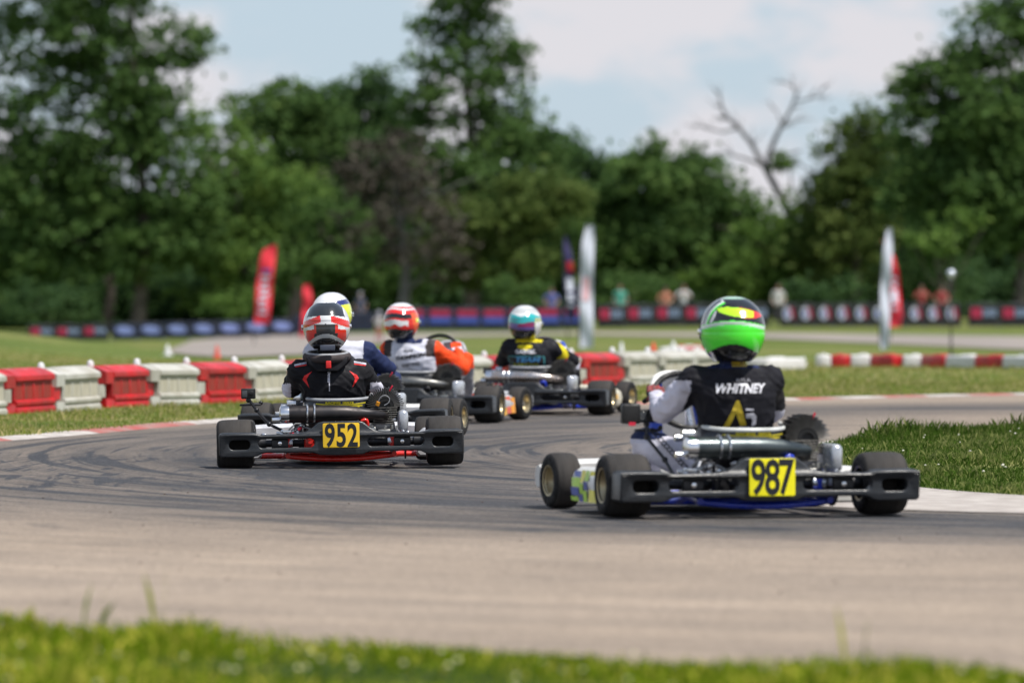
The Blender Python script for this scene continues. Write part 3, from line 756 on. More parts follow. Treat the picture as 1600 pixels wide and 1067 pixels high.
# dead tree
d = 279
def wp(px, py, dy=0.0): return Vector(((px - 800) / F * d, d + dy, 1 - (py - 456) / F * d))
b0 = wp(1262, 500); b0.z = tz(b0.x, d) - 0.05
root = empty('dead_tree', b0, label='bare grey dead tree leaning left above the bushes, forked into two limbs', cat='tree')
mb = MB(); off = lambda L: [p - b0 for p in L]
def limb(px, r0, r1, dy=0.0):
    P = [wp(x, y, dy * i / len(px)) for i, (x, y) in enumerate(px)]; n = len(P)
    mb.path(off(P), [r0 + (r1 - r0) * i / (n - 1) for i in range(n)], 8)
mb.path(off([b0, wp(1256, 440), wp(1246, 380), wp(1236, 345), wp(1222, 310), wp(1202, 275)]), [0.3, 0.27, 0.24, 0.21, 0.19, 0.17], 10)
limb([(1202, 275), (1188, 250), (1175, 225), (1155, 200), (1138, 185), (1128, 168), (1124, 146)], 0.15, 0.05, 0.6)
limb([(1202, 275), (1200, 245), (1212, 215), (1222, 195), (1236, 170), (1244, 148)], 0.15, 0.05, -0.6)
limb([(1244, 150), (1240, 135), (1228, 130)], 0.05, 0.02); limb([(1240, 158), (1262, 156), (1280, 150), (1284, 138)], 0.05, 0.018)
limb([(1222, 195), (1216, 182), (1212, 172)], 0.05, 0.02); limb([(1226, 188), (1240, 196), (1246, 188)], 0.04, 0.02)
limb([(1155, 200), (1130, 207), (1108, 202), (1085, 196)], 0.07, 0.02); limb([(1116, 204), (1104, 192)], 0.03, 0.015)
limb([(1192, 258), (1170, 250), (1145, 243), (1125, 238)], 0.09, 0.03); limb([(1138, 185), (1120, 182)], 0.04, 0.02)
limb([(1228, 315), (1236, 290), (1234, 265)], 0.08, 0.03); limb([(1205, 240), (1216, 236), (1232, 240)], 0.05, 0.02)
gt = random.Random(4)
for (sx0, sy0, dx, dy) in [(1124, 150, -10, -16), (1128, 168, -16, -6), (1138, 185, -18, 2), (1110, 203, -20, -10), (1090, 197, -16, 4), (1155, 202, -4, -22), (1244, 150, 6, -18), (1240, 138, -8, -14), (1262, 156, 8, -16), (1280, 150, 14, 4), (1284, 140, 8, -12), (1228, 130, -14, -6), (1212, 172, -10, -12), (1246, 188, 16, -6), (1222, 200, 14, -10), (1128, 239, -20, 4), (1145, 243, -10, -12), (1175, 226, 10, -16), (1236, 170, 12, -8), (1232, 240, 12, -8), (1234, 268, 8, -14)]:
    for q_ in range(3):
        ax, ay = dx * gt.uniform(.7, 1.7) + gt.uniform(-9, 9), dy * gt.uniform(.7, 1.7) + gt.uniform(-8, 8)
        limb([(sx0, sy0), (sx0 + ax * .5 + gt.uniform(-3, 3), sy0 + ay * .5 + gt.uniform(-3, 3)), (sx0 + ax, sy0 + ay)], 0.03, 0.008, gt.uniform(-.6, .6))
mb.build('trunk', barkdead, root)
V, t = crown_pts([(1226, 248, 14, 14), (1215, 262, 8, 10)], d, 3.0, 0.24, np.random.default_rng(5), 0.4, 24)
V = V - np.array(b0); o = bpy.data.objects.new('ivy', np_mesh('ivy', V[: len(V) // 4 * 4], 4, t, [lf_light])); COL.objects.link(o); o.parent = root

# ------------------------------------------------------------------ banner fence
navy = mat('banner_navy', (0.012, 0.018, 0.045), 0.6, var=0.2, vscale=3)
blk = mat('banner_black', (0.015, 0.017, 0.02), 0.6, var=0.2, vscale=3)
bred = mat('banner_red', (0.42, 0.02, 0.07), 0.6); bblue = mat('banner_blue', (0.06, 0.10, 0.42), 0.6)
bpale = mat('banner_pale', (0.24, 0.30, 0.60), 0.6); bwhite = mat('banner_white', (0.62, 0.65, 0.75), 0.6); bgrey = mat('banner_grey', (0.26, 0.34, 0.50), 0.6)
steel = mat('fence_steel', (0.22, 0.23, 0.25), 0.5, 0.6)
def ellipse(cx, cz, rx, rz, n=20, tilt=0):
    return [(cx + rx * math.cos(t) - tilt * rz * math.sin(t) * -1, cz + rz * math.sin(t)) for t in [2 * math.pi * i / n for i in range(n)]]
def flat(polys, y, m, mb):
    v, f = curve_mesh(polys, 0.004); mb.add([(a, b + y, c) for a, b, c in v], f, m)
KIND_TXT = {'oval': 'navy banner with a slanting pale blue emblem', 'rb': 'banner with a red stripe above a blue stripe', 'rw': 'black banner, red block beside grey marks', 'disc': 'black banner, round white emblem edged red', 'plain': 'plain dark navy banner'}
protoB = {}
def banner(kind, px, pybase, d, w, h, label):
    x = (px - 800) / F * d; y = d; z = tz(x, y)
    if (kind, w, h) not in protoB:
        root = empty('banner_fence', (0, 0, 0))
        mb = MB(); n = 8
        for i in range(n + 1):
            a = -w / 2 + w * i / n
            for zz in (0.06, h): mb.v.append((a, 0.02 * math.sin(i * 1.9) - 0.01, zz + (0.015 * math.sin(i * 1.1) if zz > 0.5 else 0)))
        for i in range(n): mb.f.append((2 * i, 2 * i + 2, 2 * i + 3, 2 * i + 1)); mb.m.append(0)
        for i in range(n + 1):
            a = -w / 2 + w * i / n
            for zz in (0.06, h): mb.v.append((a, 0.02 * math.sin(i * 1.9), zz + (0.015 * math.sin(i * 1.1) if zz > 0.5 else 0)))
        b = 2 * (n + 1)
        for i in range(n): mb.f.append((b + 2 * i, b + 2 * i + 1, b + 2 * i + 3, b + 2 * i + 2)); mb.m.append(0)
        mb.build('cloth', navy if kind in ('oval', 'rb', 'plain') else blk, root)
        mb = MB(); mb.tube((-w / 2 + 0.02, 0.05, 0), (-w / 2 + 0.02, 0.05, h + 0.03), 0.018); mb.tube((w / 2 - 0.02, 0.05, 0), (w / 2 - 0.02, 0.05, h + 0.03), 0.018)
        mb.tube((-w / 2, 0.05, h), (w / 2, 0.05, h), 0.015); mb.box((-w / 2 + 0.02, 0.05, 0.015), (0.06, 0.5, 0.03)); mb.box((w / 2 - 0.02, 0.05, 0.015), (0.06, 0.5, 0.03))
        mb.build('frame', steel, root)
        if kind != 'plain':
            mb = MB(); zc = h * 0.62
            if kind == 'oval': flat([ellipse(0, zc, w * 0.36, h * 0.24, tilt=-0.35)], -0.05, 0, mb)
            if kind == 'rb':
                flat([rounded(-w * 0.38, w * 0.38, zc + 0.02, zc + h * 0.28, 0.03)], -0.05, 1, mb); flat([rounded(-w * 0.42, w * 0.42, zc - h * 0.28, zc - 0.02, 0.03)], -0.05, 2, mb)
            if kind == 'rw':
                flat([rounded(-w * 0.40, -w * 0.06, zc - h * 0.2, zc + h * 0.22, 0.02)], -0.05, 1, mb)
                for q in range(4): flat([rounded(w * (-0.02 + 0.11 * q), w * (0.06 + 0.11 * q), zc - h * 0.14, zc + h * 0.17, 0.02)], -0.05, 4, mb)
            if kind == 'disc':
                flat([ellipse(-w * 0.06, zc, w * 0.24, h * 0.28)], -0.05, 3, mb); flat([ellipse(-w * 0.1, zc - 0.02, w * 0.10, h * 0.14)], -0.058, 2, mb)
                flat([[(w * 0.04, zc + h * 0.26), (w * 0.26, zc + h * 0.2), (w * 0.34, zc - h * 0.26), (w * 0.16, zc - h * 0.16)]], -0.058, 1, mb)
            mb.build('emblem', [bpale, bred, bblue, bwhite, bgrey], root)
        protoB[(kind, w, h)] = root; o = root
    else:
        src = protoB[(kind, w, h)]; o = src.copy(); COL.objects.link(o)
        for ch in src.children:
            c = ch.copy(); COL.objects.link(c); c.parent = o
    o.location = (x, y, z); o.rotation_euler = (0, 0, 0)
    tagobj(o, label, 'banner', 'advertising banners along the far fence')
    return o
DB = 232; wpx = 1.06
def runb(kind, px0, px1, step, texts, h=0.98):
    n = 0; px = px0; total = int((px1 - px0) / step) + 1
    while px <= px1 + 1:
        banner(kind, px, 0, DB + 0.01 * n, round(step / F * DB * 0.992, 3), h, texts(n, total, px)); n += 1; px += step
ords = ['first', 'second', 'third', 'fourth', 'fifth', 'sixth', 'seventh', 'eighth', 'ninth', 'tenth', 'eleventh', 'twelfth']
runb('rw', 65, 155, 42, lambda n, t, p: '%s, %s from the left end' % (KIND_TXT['rw'], ords[n]), 0.70)
runb('oval', 195, 440, 41, lambda n, t, p: '%s, %s right of the grass mound' % (KIND_TXT['oval'], ords[n]), 0.71)
runb('plain', 480, 600, 42, lambda n, t, p: '%s, %s left of the orange helmet' % (KIND_TXT['plain'], ords[n]), 0.85)
runb('rb', 646, 914, 42, lambda n, t, p: '%s, %s right of the orange helmet' % (KIND_TXT['rb'], ords[n]))
runb('rw', 955, 1180, 45, lambda n, t, p: '%s, %s right of the white flag' % (KIND_TXT['rw'], ords[n]))
runb('disc', 1232, 1502, 28.4, lambda n, t, p: '%s, %s right of the green helmet' % (KIND_TXT['disc'], ords[n]))
runb('rw', 1537, 1690, 50, lambda n, t, p: '%s, %s right of the lamp post' % (KIND_TXT['rw'], ords[n]))

# ------------------------------------------------------------------ feather flags
fred = mat('flag_red', (0.72, 0.03, 0.05), 0.7, var=0.08, vscale=2); fwhite = mat('flag_white', (0.62, 0.65, 0.76), 0.7, var=0.05, vscale=2)
fnavy = mat('flag_navy', (0.03, 0.025, 0.10), 0.7, var=0.1, vscale=2); fpink = mat('flag_pale_red', (0.75, 0.45, 0.50), 0.7)
def flag(label, d, left, right, m, marks=(), dz=0.0, pole_to=None, ns=26):
    """left/right: pixel polylines (x, y) bottom to top of the cloth's two edges"""
    def W(p): return ((p[0] - 800) / F * d, 1 - (p[1] - 456) / F * d)
    xb = (left[0][0]); x0, z_ = W(left[0]); zg = tz(x0, d)
    root = empty('feather_flag', (x0, d, zg), label=label, cat='flag', group='feather flags around the circuit')
    ly = [p[1] for p in left][::-1]; lx = [p[0] for p in left][::-1]; ry = [p[1] for p in right][::-1]; rx = [p[0] for p in right][::-1]
    mb = MB(); t0 = left[0][1]; t1 = left[-1][1]
    rows = []
    for i in range(ns + 1):
        py = t0 + (t1 - t0) * i / ns
        a, z = W((float(np.interp(py, ly, lx)), py)); b, _ = W((float(np.interp(py, ry, rx)), py)); rows.append((a, b, z))
    for sgn, yo in ((1, 0.0), (-1, 0.012)):
        b_ = len(mb.v)
        for i, (a, b, z) in enumerate(rows):
            for k in range(5):
                t = k / 4; mb.v.append((a + (b - a) * t - x0, 0.05 * math.sin(i * 0.5 + t * 3) + yo, z - zg))
        for i in range(ns):
            for k in range(4):
                q = (b_ + i * 5 + k, b_ + i * 5 + k + 1, b_ + (i + 1) * 5 + k + 1, b_ + (i + 1) * 5 + k)
                mb.f.append(q if sgn > 0 else q[::-1]); mb.m.append(0)
    mb.build('cloth', m, root, clean=False)
    mb = MB(); mb.path([(0, 0.03, -0.02), (0, 0.03, rows[0][2] - zg)] + [(a - x0 - 0.01, 0.03, z - zg) for a, b, z in rows[1::4]] + [((rows[-1][0] + rows[-1][1]) / 2 - x0, 0.03, rows[-1][2] - zg + 0.03)], 0.02, 8)
    mb.build('pole', darkmetal, root)
    if marks:
        mb = MB(); mats_ = []
        for f0, f1, w0, w1, mm in marks:
            if mm not in mats_: mats_.append(mm)
            i0, i1 = int(f0 * ns), int(f1 * ns); b_ = len(mb.v)
            for i in range(i0, i1 + 1):
                a, b, z = rows[i]
                for t in (w0, w1): mb.v.append((a + (b - a) * t - x0, 0.05 * math.sin(i * 0.5 + t * 3) - 0.03, z - zg))
            for i in range(i1 - i0): mb.f.append((b_ + 2 * i, b_ + 2 * i + 1, b_ + 2 * i + 3, b_ + 2 * i + 2)); mb.m.append(mats_.index(mm))
        mb.build('print', mats_, root, clean=False)
    return root
lt = [(0.14 + 0.075 * k, 0.14 + 0.075 * k + 0.045, 0.22 + 0.05 * (k % 2), 0.78 - 0.05 * (k % 3), fwhite) for k in range(7)]
flag('tall red feather flag with white lettering left of the drivers', 190, [(397, 506), (399, 470), (401, 440), (405, 410), (410, 392), (424, 382)], [(421, 510), (424, 470), (427, 440), (430, 410), (432, 392), (432, 382)], fred, lt + [(0.67, 0.72, 0.3, 0.8, bblue)])
flag('small red feather flag just left of the silver and red helmet', 215, [(468, 526), (471, 500), (473, 480), (473, 455), (475, 444)], [(477, 526), (486, 500), (489, 480), (487, 455), (484, 444)], fred)
flag('dark blue feather flag with a red patch and white lettering', 195, [(887, 500), (884, 470), (882, 430), (880, 395), (882, 369)], [(899, 500), (899, 470), (897, 430), (893, 395), (887, 369)], fnavy, [(0.18 + 0.06 * k, 0.18 + 0.06 * k + 0.045, 0.2, 0.85, fwhite) for k in range(6)] + [(0.60, 0.72, 0.35, 1.0, fred)])
flag('wide white feather flag standing behind the red barrier block', 150, [(906, 543), (906, 480), (907, 420), (909, 380), (916, 352)], [(927, 544), (927, 480), (927, 420), (929, 380), (928, 352)], fwhite, [(0.42, 0.60, 0.2, 0.7, fpink)])
flag('narrow white feather flag seen almost edge on, right side', 150, [(1376, 545), (1375, 500), (1376, 440), (1380, 390), (1386, 356)], [(1388, 546), (1390, 500), (1392, 440), (1395, 390), (1394, 356)], fwhite)
flag('red feather flag with white lettering behind the narrow white one', 185, [(1391, 511), (1390, 470), (1389, 430), (1384, 395), (1379, 374)], [(1408, 511), (1408, 470), (1405, 430), (1397, 400), (1384, 374)], fred, [(0.2 + 0.07 * k, 0.2 + 0.07 * k + 0.045, 0.2, 0.7, fwhite) for k in range(6)])

# lamp / timing post on the right
d = 118; x = (1486 - 800) / F * d; z0 = tz(x, d)
root = empty('lamp_post', (x, d, z0), label='thin black post with a small round silver head on the right', cat='lamp post')
MB().tube((0, 0, -0.02), (0, 0, 1 - (434 - 456) / F * d - z0), 0.022, 0.016).box((0, 0, 0.02), (0.22, 0.22, 0.04), bev=0.01).build('pole', black, root)
MB().ball((0, 0, 1 - (427 - 456) / F * d - z0), (0.085, 0.085, 0.08), 0, 18, 12).box((0, 0, 1 - (434 - 456) / F * d - z0), (0.07, 0.07, 0.05), bev=0.01).build('lamp_head', mat('lamp_silver', (0.7, 0.75, 0.85), 0.2, 0.4), root)

# ------------------------------------------------------------------ barrier blocks
br = mat('barrier_red', (0.58, 0.008, 0.014), 0.42, c2=(0.34, 0.02, 0.02), vscale=4, bump=0.12, bscale=30, rnd=True)
brd = mat('barrier_red_dusty', (0.36, 0.02, 0.012), 0.7, c2=(0.17, 0.035, 0.02), vscale=7, stretch=(3, 3, 0.5), rnd=True)
bw = mat('barrier_white', (0.52, 0.51, 0.46), 0.5, c2=(0.38, 0.36, 0.30), vscale=4, bump=0.12, bscale=30, rnd=True)
bwd = mat('barrier_white_dusty', (0.50, 0.47, 0.38), 0.75, c2=(0.38, 0.35, 0.26), vscale=7, stretch=(3, 3, 0.5), rnd=True)
def barrier_mesh(L, H, W, ma, mdirty, name):
    """interlocking block: recessed long faces between lips, ears on one end, tongue on the other, humped top"""
    mb = MB(); e = 0.17 * L; hb = 0.0
    x0, x1 = -L / 2, L / 2 - 0.075
    xm = x0 + e
    # main body
    def prism(xa, xb, prof, m=0):
        n = len(prof); b = len(mb.v)
        for xx in (xa, xb):
            for (yy, zz) in prof: mb.v.append((xx, yy, zz))
        for i in range(n):
            j = (i + 1) % n; mb.f.append((b + i, b + j, b + n + j, b + n + i)); mb.m.append(m)
        mb.f.append(tuple(b + i for i in range(n))[::-1]); mb.m.append(m); mb.f.append(tuple(b + n + i for i in range(n))); mb.m.append(m)
    w = W / 2
    half = [(-w, 0), (-w, 0.10 * H), (-w * 0.90, 0.16 * H), (-w, 0.22 * H), (-w, 0.29 * H), (-w * 0.84, 0.34 * H), (-w * 0.82, 0.78 * H), (-w * 0.97, 0.82 * H), (-w * 0.97, 0.93 * H), (-w * 0.88, 0.97 * H), (-w * 0.5, 1.07 * H), (-w * 0.2, 1.11 * H)]
    prof = half + [(-a, b) for a, b in half[::-1]]
    prism(xm, x1, prof)
    half2 = [(-w * 0.97, 0), (-w * 0.93, 0.24 * H)]; prism(x0, xm - 0.001, half2 + [(-a, b) for a, b in half2[::-1]])
    half3 = [(-w * 0.93, 0.64 * H), (-w * 0.95, 0.95 * H), (-w * 0.5, 1.05 * H), (-w * 0.2, 1.09 * H)]; prism(x0, xm - 0.001, half3 + [(-a, b) for a, b in half3[::-1]])
    half4 = [(-w * 0.86, 0.28 * H), (-w * 0.86, 0.61 * H)]; prism(x1 + 0.001, L / 2 + 0.085, half4 + [(-a, b) for a, b in half4[::-1]])
    # dusty inset panel, proud by 3 mm of the recess
    for s_ in (-1, 1):
        y_ = s_ * w * 0.815; b = len(mb.v)
        mb.v += [(xm + 0.03, s_ * (w * 0.84 + 0.003), 0.35 * H), (x1 - 0.03, s_ * (w * 0.84 + 0.003), 0.35 * H), (x1 - 0.03, s_ * (w * 0.82 + 0.003), 0.77 * H), (xm + 0.03, s_ * (w * 0.82 + 0.003), 0.77 * H)]
        mb.f.append((b, b + 1, b + 2, b + 3) if s_ < 0 else (b + 3, b + 2, b + 1, b)); mb.m.append(1)
        for k in range(1, 4):
            xr = xm + (x1 - xm) * k / 4; mb.box((xr, s_ * (w * 0.83), 0.55 * H), (0.02, 0.018, 0.40 * H), 0, bev=0.004)
    me = mb.mesh(name, [ma, mdirty], smooth=False)
    bm = bmesh.new(); bm.from_mesh(me)
    eds = [e_ for e_ in bm.edges if len(e_.link_faces) == 2 and e_.calc_face_angle(0) > 0.5]
    bmesh.ops.bevel(bm, geom=eds, offset=0.007, segments=2, affect='EDGES', clamp_overlap=True)
    bm.to_mesh(me); bm.free()
    me.polygons.foreach_set('use_smooth', [True] * len(me.polygons)); me.set_sharp_from_angle(angle=R(40))
    return me
L_, H_, W_ = 1.09, 0.325, 0.36
mR = barrier_mesh(L_, H_, W_, br, brd, 'barrier_block'); mW = barrier_mesh(L_, H_, W_, bw, bwd, 'barrier_block')
pin = mat('pin_white', (0.75, 0.74, 0.74), 0.4)
pinm = MB().lathe([(0, 0.0), (0, 0.030), (0.055, 0.030), (0.075, 0.022), (0.085, 0.0)], axis='Z', seg=14, closed=False).mesh('link_pin', [pin])
bpath = [gp(-260, 665), gp(-20, 649.5), gp(132, 641), gp(285, 633.5), gp(432, 626.5), gp(578, 621), gp(715, 616), gp(925, 607.5), gp(1055, 602.5), gp(1130, 599)]
bp3 = resample([(p[0], p[1], 0) for p in bpath], 0.05)
accL = [0]
for a, b in zip(bp3[:-1], bp3[1:]): accL.append(accL[-1] + (Vector(b) - Vector(a)).length)
def at_len(s_): return Vector((float(np.interp(s_, accL, [p[0] for p in bp3])), float(np.interp(s_, accL, [p[1] for p in bp3])), 0))
# phase so that a red block begins under pixel 132
x132 = gp(132, 641); i132 = min(range(len(bp3)), key=lambda i: abs(bp3[i][0] - x132[0])); s132 = accL[i132]
start = s132 - L_ * int(s132 / L_)
labels_seen = 0
k = 0; s_ = start; idx = -int(s132 / L_)
while s_ + L_ < accL[-1]:
    a, b = at_len(s_), at_len(s_ + L_); c = (a + b) / 2; ang = math.atan2(b.y - a.y, b.x - a.x)
    isred = (idx % 2 == 0)
    px = 800 + c.x / c.y * F
    if px > 1000: isred = False
    col = 'red' if isred else 'white'
    o = bpy.data.objects.new('barrier_block', mR if isred else mW); COL.objects.link(o)
    c.x += 0; o.location = (c.x, c.y + 0.15, tz(c.x, c.y) + 0.012); o.rotation_euler = (0.012 * math.sin(k * 2.1), 0.010 * math.sin(k * 1.3), ang + 0.035 * math.sin(k * 1.7)); o.location.y += 0.03 * math.sin(k * 2.9)
    if px < -10: w_ = 'outside the picture, %s before the left edge' % ords[max(0, -idx - 2) % 12]
    elif px < 470: w_ = '%s counted from the left edge' % ords[max(0, min(11, k - 3))]
    elif px < 730: w_ = '%s of those hidden behind the pack of karts' % ords[(k) % 8]
    elif px < 910: w_ = 'behind the driver in the black and yellow suit, place %s' % ords[(k) % 11]
    else: w_ = 'right of the silver helmet driver, place %s in the line' % ords[(k) % 12]
    tagobj(o, 'dusty %s plastic barrier block, %s' % (col, w_), 'barrier', 'barrier blocks along the outside of the bend')
    q = bpy.data.objects.new('link_pin', pinm); COL.objects.link(q); q.parent = o; q.location = (-L_ / 2 + 0.07, 0, 1.0 * H_)
    s_ += L_; idx += 1; k += 1

# low red and white tyre-wall blocks further along
lowr = MB().box((0, 0, 0.10), (1.0, 0.34, 0.20), 0, bev=0.03).box((0, 0, 0.205), (0.3, 0.12, 0.03), 0, bev=0.01).mesh('low_block', [br])
loww = MB().box((0, 0, 0.10), (1.0, 0.34, 0.20), 0, bev=0.03).box((0, 0, 0.205), (0.3, 0.12, 0.03), 0, bev=0.01).mesh('low_block', [mat('low_white', (0.68, 0.67, 0.66), 0.5, var=0.1)])
def lowblock(p0, p1, isred, label, sc=1.0):
    a, b = Vector(p0), Vector(p1); c = (a + b) / 2; o = bpy.data.objects.new('kerb_block', lowr if isred else loww); COL.objects.link(o)
    o.location = (c.x, c.y, tz(c.x, c.y)); o.rotation_euler = (0, 0, math.atan2(b.y - a.y, b.x - a.x)); L = (b - a).length
    o.scale = (L * 0.985, 1, sc)
    return tagobj(o, label, 'barrier', 'low red and white blocks beyond the far side of the track')
xsb = [(1275, 574), (1298, 574), (1328, 574), (1370, 574), (1410, 574.5), (1451, 574.5), (1491, 575), (1537, 575.5), (1580, 576), (1626, 576.5), (1672, 577)]
for i in range(len(xsb) - 1):
    col = 'red' if i % 2 == 1 else 'white'
    lowblock(gp(*xsb[i]), gp(*xsb[i + 1]), i % 2 == 1, 'low %s kerb block, %s of the line on the right running out of the picture' % (col, ords[i]), 0.92)
lowblock(gp(1182, 579), gp(1243, 578), False, 'long low white kerb block directly right of the green helmet', 0.85)
rowb = [(1046, 566), (1058, 565), (1070, 564), (1082, 563.5), (1094, 563), (1106, 563), (1120, 563)]
for i in range(len(rowb) - 1):
    col = 'white' if i % 2 == 0 else 'red'
    lowblock(gp(*rowb[i]), gp(*rowb[i + 1]), i % 2 == 1, 'small %s block seen between cone and green helmet, %s from the left' % (col, ords[i]), 1.25)

# cones and pylons
def cone(name, label, px, py, hpx, m, wide=0.5, group=None):
    x, y = gp(px, py); h = hpx / F * y; r = h * 0.28 * wide / 0.5
    root = empty(name, (x, y, tz(x, y)), label=label, cat='cone' if 'cone' in name else 'pylon', group=group)
    MB().lathe([(0.02, 0), (0.02, r * 0.8), (h * 0.95, r * 0.22), (h, r * 0.12), (h, 0)], axis='Z', seg=18, closed=False).build('body', m, root)
    MB().box((0, 0, 0.012), (r * 2.2, r * 2.2, 0.024), bev=0.006).build('base', m, root)
cor = mat('cone_red', (0.75, 0.07, 0.03), 0.5); cwh = mat('pylon_white', (0.72, 0.72, 0.72), 0.5)
cone('traffic_cone', 'red traffic cone standing on the grass at the edge of the far asphalt', 339, 561, 22, cor)
cone('traffic_cone', 'orange red cone behind the white barriers right of centre', 1021, 571, 36, cor)
cone('white_pylon', 'white pylon left of the orange red cone', 971, 572, 38, cwh, 0.42)
cone('white_pylon', 'white pylon right of the orange red cone', 1052, 574, 42, cwh, 0.42)
cone('white_pylon', 'white pylon on the grass below the oval banners', 262, 556, 18, cwh, 0.7)
cone('white_pylon', 'small white pylon at the left end of the right hand block line', 1256, 574, 17, cwh, 0.6)

# ------------------------------------------------------------------ spectators
skin = mat('skin', (0.42, 0.24, 0.17), 0.6, var=0.06); hair_m = mat('hair', (0.03, 0.02, 0.015), 0.7)
def limbs_mb(mb, P, r):
    mb.path(P, r, 12)
    for p, q in zip(P, r): mb.ball(p, q, 0, 10, 7)
def spectator(label, px, d, top_m, leg_m, pose=0, tall=1.74, face=0, hairm=None):
    x = (px - 800) / F * d; z = tz(x, d)
    mb = MB()
    sh = 0.19; k = tall / 1.75
    for s in (-1, 1):
        limbs_mb(mb, [(s * 0.09, 0, 0.92), (s * 0.11, -0.02, 0.50), (s * 0.12, 0.02, 0.09)], [0.085, 0.058, 0.042])
        limbs_mb(mb, [(s * 0.12, 0.02, 0.06), (s * 0.13, -0.14, 0.035)], [0.045, 0.035])
        if pose == 0: A = [(s * sh, 0, 1.42), (s * 0.27, 0.02, 1.15), (s * 0.20, -0.16, 0.98)]
        elif pose == 1: A = [(s * sh, 0, 1.42), (s * 0.32, -0.10, 1.22), (s * 0.10, -0.28, 1.36)]
        else: A = [(s * sh, 0, 1.42), (s * 0.33, -0.05, 1.24), (s * 0.20, -0.22, 1.05)]
        limbs_mb(mb, A, [0.055, 0.043, 0.032])
        w = Vector(A[-1]); dr = (w - Vector(A[-2])).normalized()
        mb.ball(w + dr * 0.05, (0.032, 0.04, 0.045), 0, 8, 6)
        for f_ in range(4): mb.tube(w + dr * 0.07 + Vector(((f_ - 1.5) * 0.016, 0, 0)), w + dr * (0.135 + 0.01 * (f_ in (1, 2))) + Vector(((f_ - 1.5) * 0.02, 0.01, 0)), 0.008)
        mb.tube(w + dr * 0.03, w + dr * 0.075 + Vector((-s * 0.04, -0.01, 0)), 0.010)
    mb.path([(0, 0, 0.86), (0, 0, 0.98), (0, 0.01, 1.15), (0, 0.01, 1.32), (0, 0, 1.44), (0, 0, 1.50)], [0.13, 0.145, 0.135, 0.155, 0.13, 0.06], 16)
    mb.ball((0.10, 0, 1.40), (0.10, 0.085, 0.075)); mb.ball((-0.10, 0, 1.40), (0.10, 0.085, 0.075))
    mb.tube((0, 0, 1.45), (0, -0.01, 1.58), 0.052); mb.ball((0, -0.015, 1.645), (0.076, 0.095, 0.115), 0, 18, 14); mb.ball((0, -0.105, 1.63), (0.014, 0.02, 0.02))
    for s in (-1, 1): mb.ball((s * 0.078, 0, 1.64), (0.012, 0.02, 0.03)); mb.ball((s * 0.03, -0.095, 1.655), (0.018, 0.012, 0.008))
    mb.ball((0, -0.095, 1.595), (0.026, 0.014, 0.008))
    for i in range(len(mb.v)): mb.v[i] = tuple(c * k for c in mb.v[i])
    me = remesh(mb, 0.016, 3)
    for m_ in (skin, top_m, leg_m, black): me.materials.append(m_)
    for p in me.polygons:
        c = p.center / k; i = 0
        if c.z < 0.09: i = 3
        elif c.z < 0.95 and abs(c.x) < 0.22 and c.y > -0.10: i = 2
        elif c.z < 1.49 and (abs(c.x) < 0.25 or c.z > 1.22) and c.y > -0.16 : i = 1
        p.material_index = i; p.use_smooth = True
    o = bpy.data.objects.new('person', me); COL.objects.link(o); o.location = (x, d, z); o.rotation_euler = (0, 0, face)
    tagobj(o, label, 'person', 'people standing behind the far fence')
    MB().ball((0, 0.0, 1.675 * k), (0.084, 0.104, 0.10), 0, 18, 12).build('hair', hairm or hair_m, o)
    return o
def cm(n, c): return mat('cloth_' + n, c, 0.8, var=0.15)
spectator('person in a pale teal shirt behind the fence right of the white flag', 969, 242, cm('teal', (0.10, 0.42, 0.33)), cm('grey', (0.1, 0.1, 0.11)), 0, 1.78)
spectator('person with bare shoulders in an orange top leaning at the fence', 1040, 241, cm('salmon', (0.55, 0.22, 0.14)), cm('navy', (0.02, 0.03, 0.07)), 2, 1.66)
spectator('person in a black and white patterned shirt beside the orange top', 1068, 240, cm('whitetop', (0.65, 0.65, 0.66)), cm('jeans', (0.03, 0.05, 0.12)), 1, 1.76)
spectator('person in white standing right of the green helmet', 1216, 240, cm('offwhite', (0.62, 0.62, 0.60)), cm('grey', (0.1, 0.1, 0.11)), 0, 1.76)
spectator('person with raised hands behind the round emblem banners, left of the two', 1440, 240, cm('redtop', (0.35, 0.05, 0.05)), cm('navy', (0.02, 0.03, 0.07)), 1, 1.74)
spectator('person in a dull red shirt behind the banners left of the lamp post', 1471, 241, cm('redtop', (0.35, 0.05, 0.05)), cm('grey', (0.1, 0.1, 0.11)), 2, 1.68)
spectator('person in a blue and red shirt behind the striped banners', 862, 242, cm('bluetop', (0.12, 0.14, 0.40)), cm('navy', (0.02, 0.03, 0.07)), 2, 1.72)
spectator('person in a grey cap behind the fence near the navy helmet', 563, 244, cm('slate', (0.08, 0.09, 0.14)), cm('navy', (0.02, 0.03, 0.07)), 0, 1.62, hairm=cm('cap', (0.35, 0.36, 0.42)))
o = spectator('marshal in a white shirt and red trousers beside the orange helmet', 592, 190, cm('whitetop', (0.65, 0.65, 0.66)), cm('redleg', (0.40, 0.03, 0.06)), 1, 1.0, hairm=cm('cap', (0.35, 0.36, 0.42)))

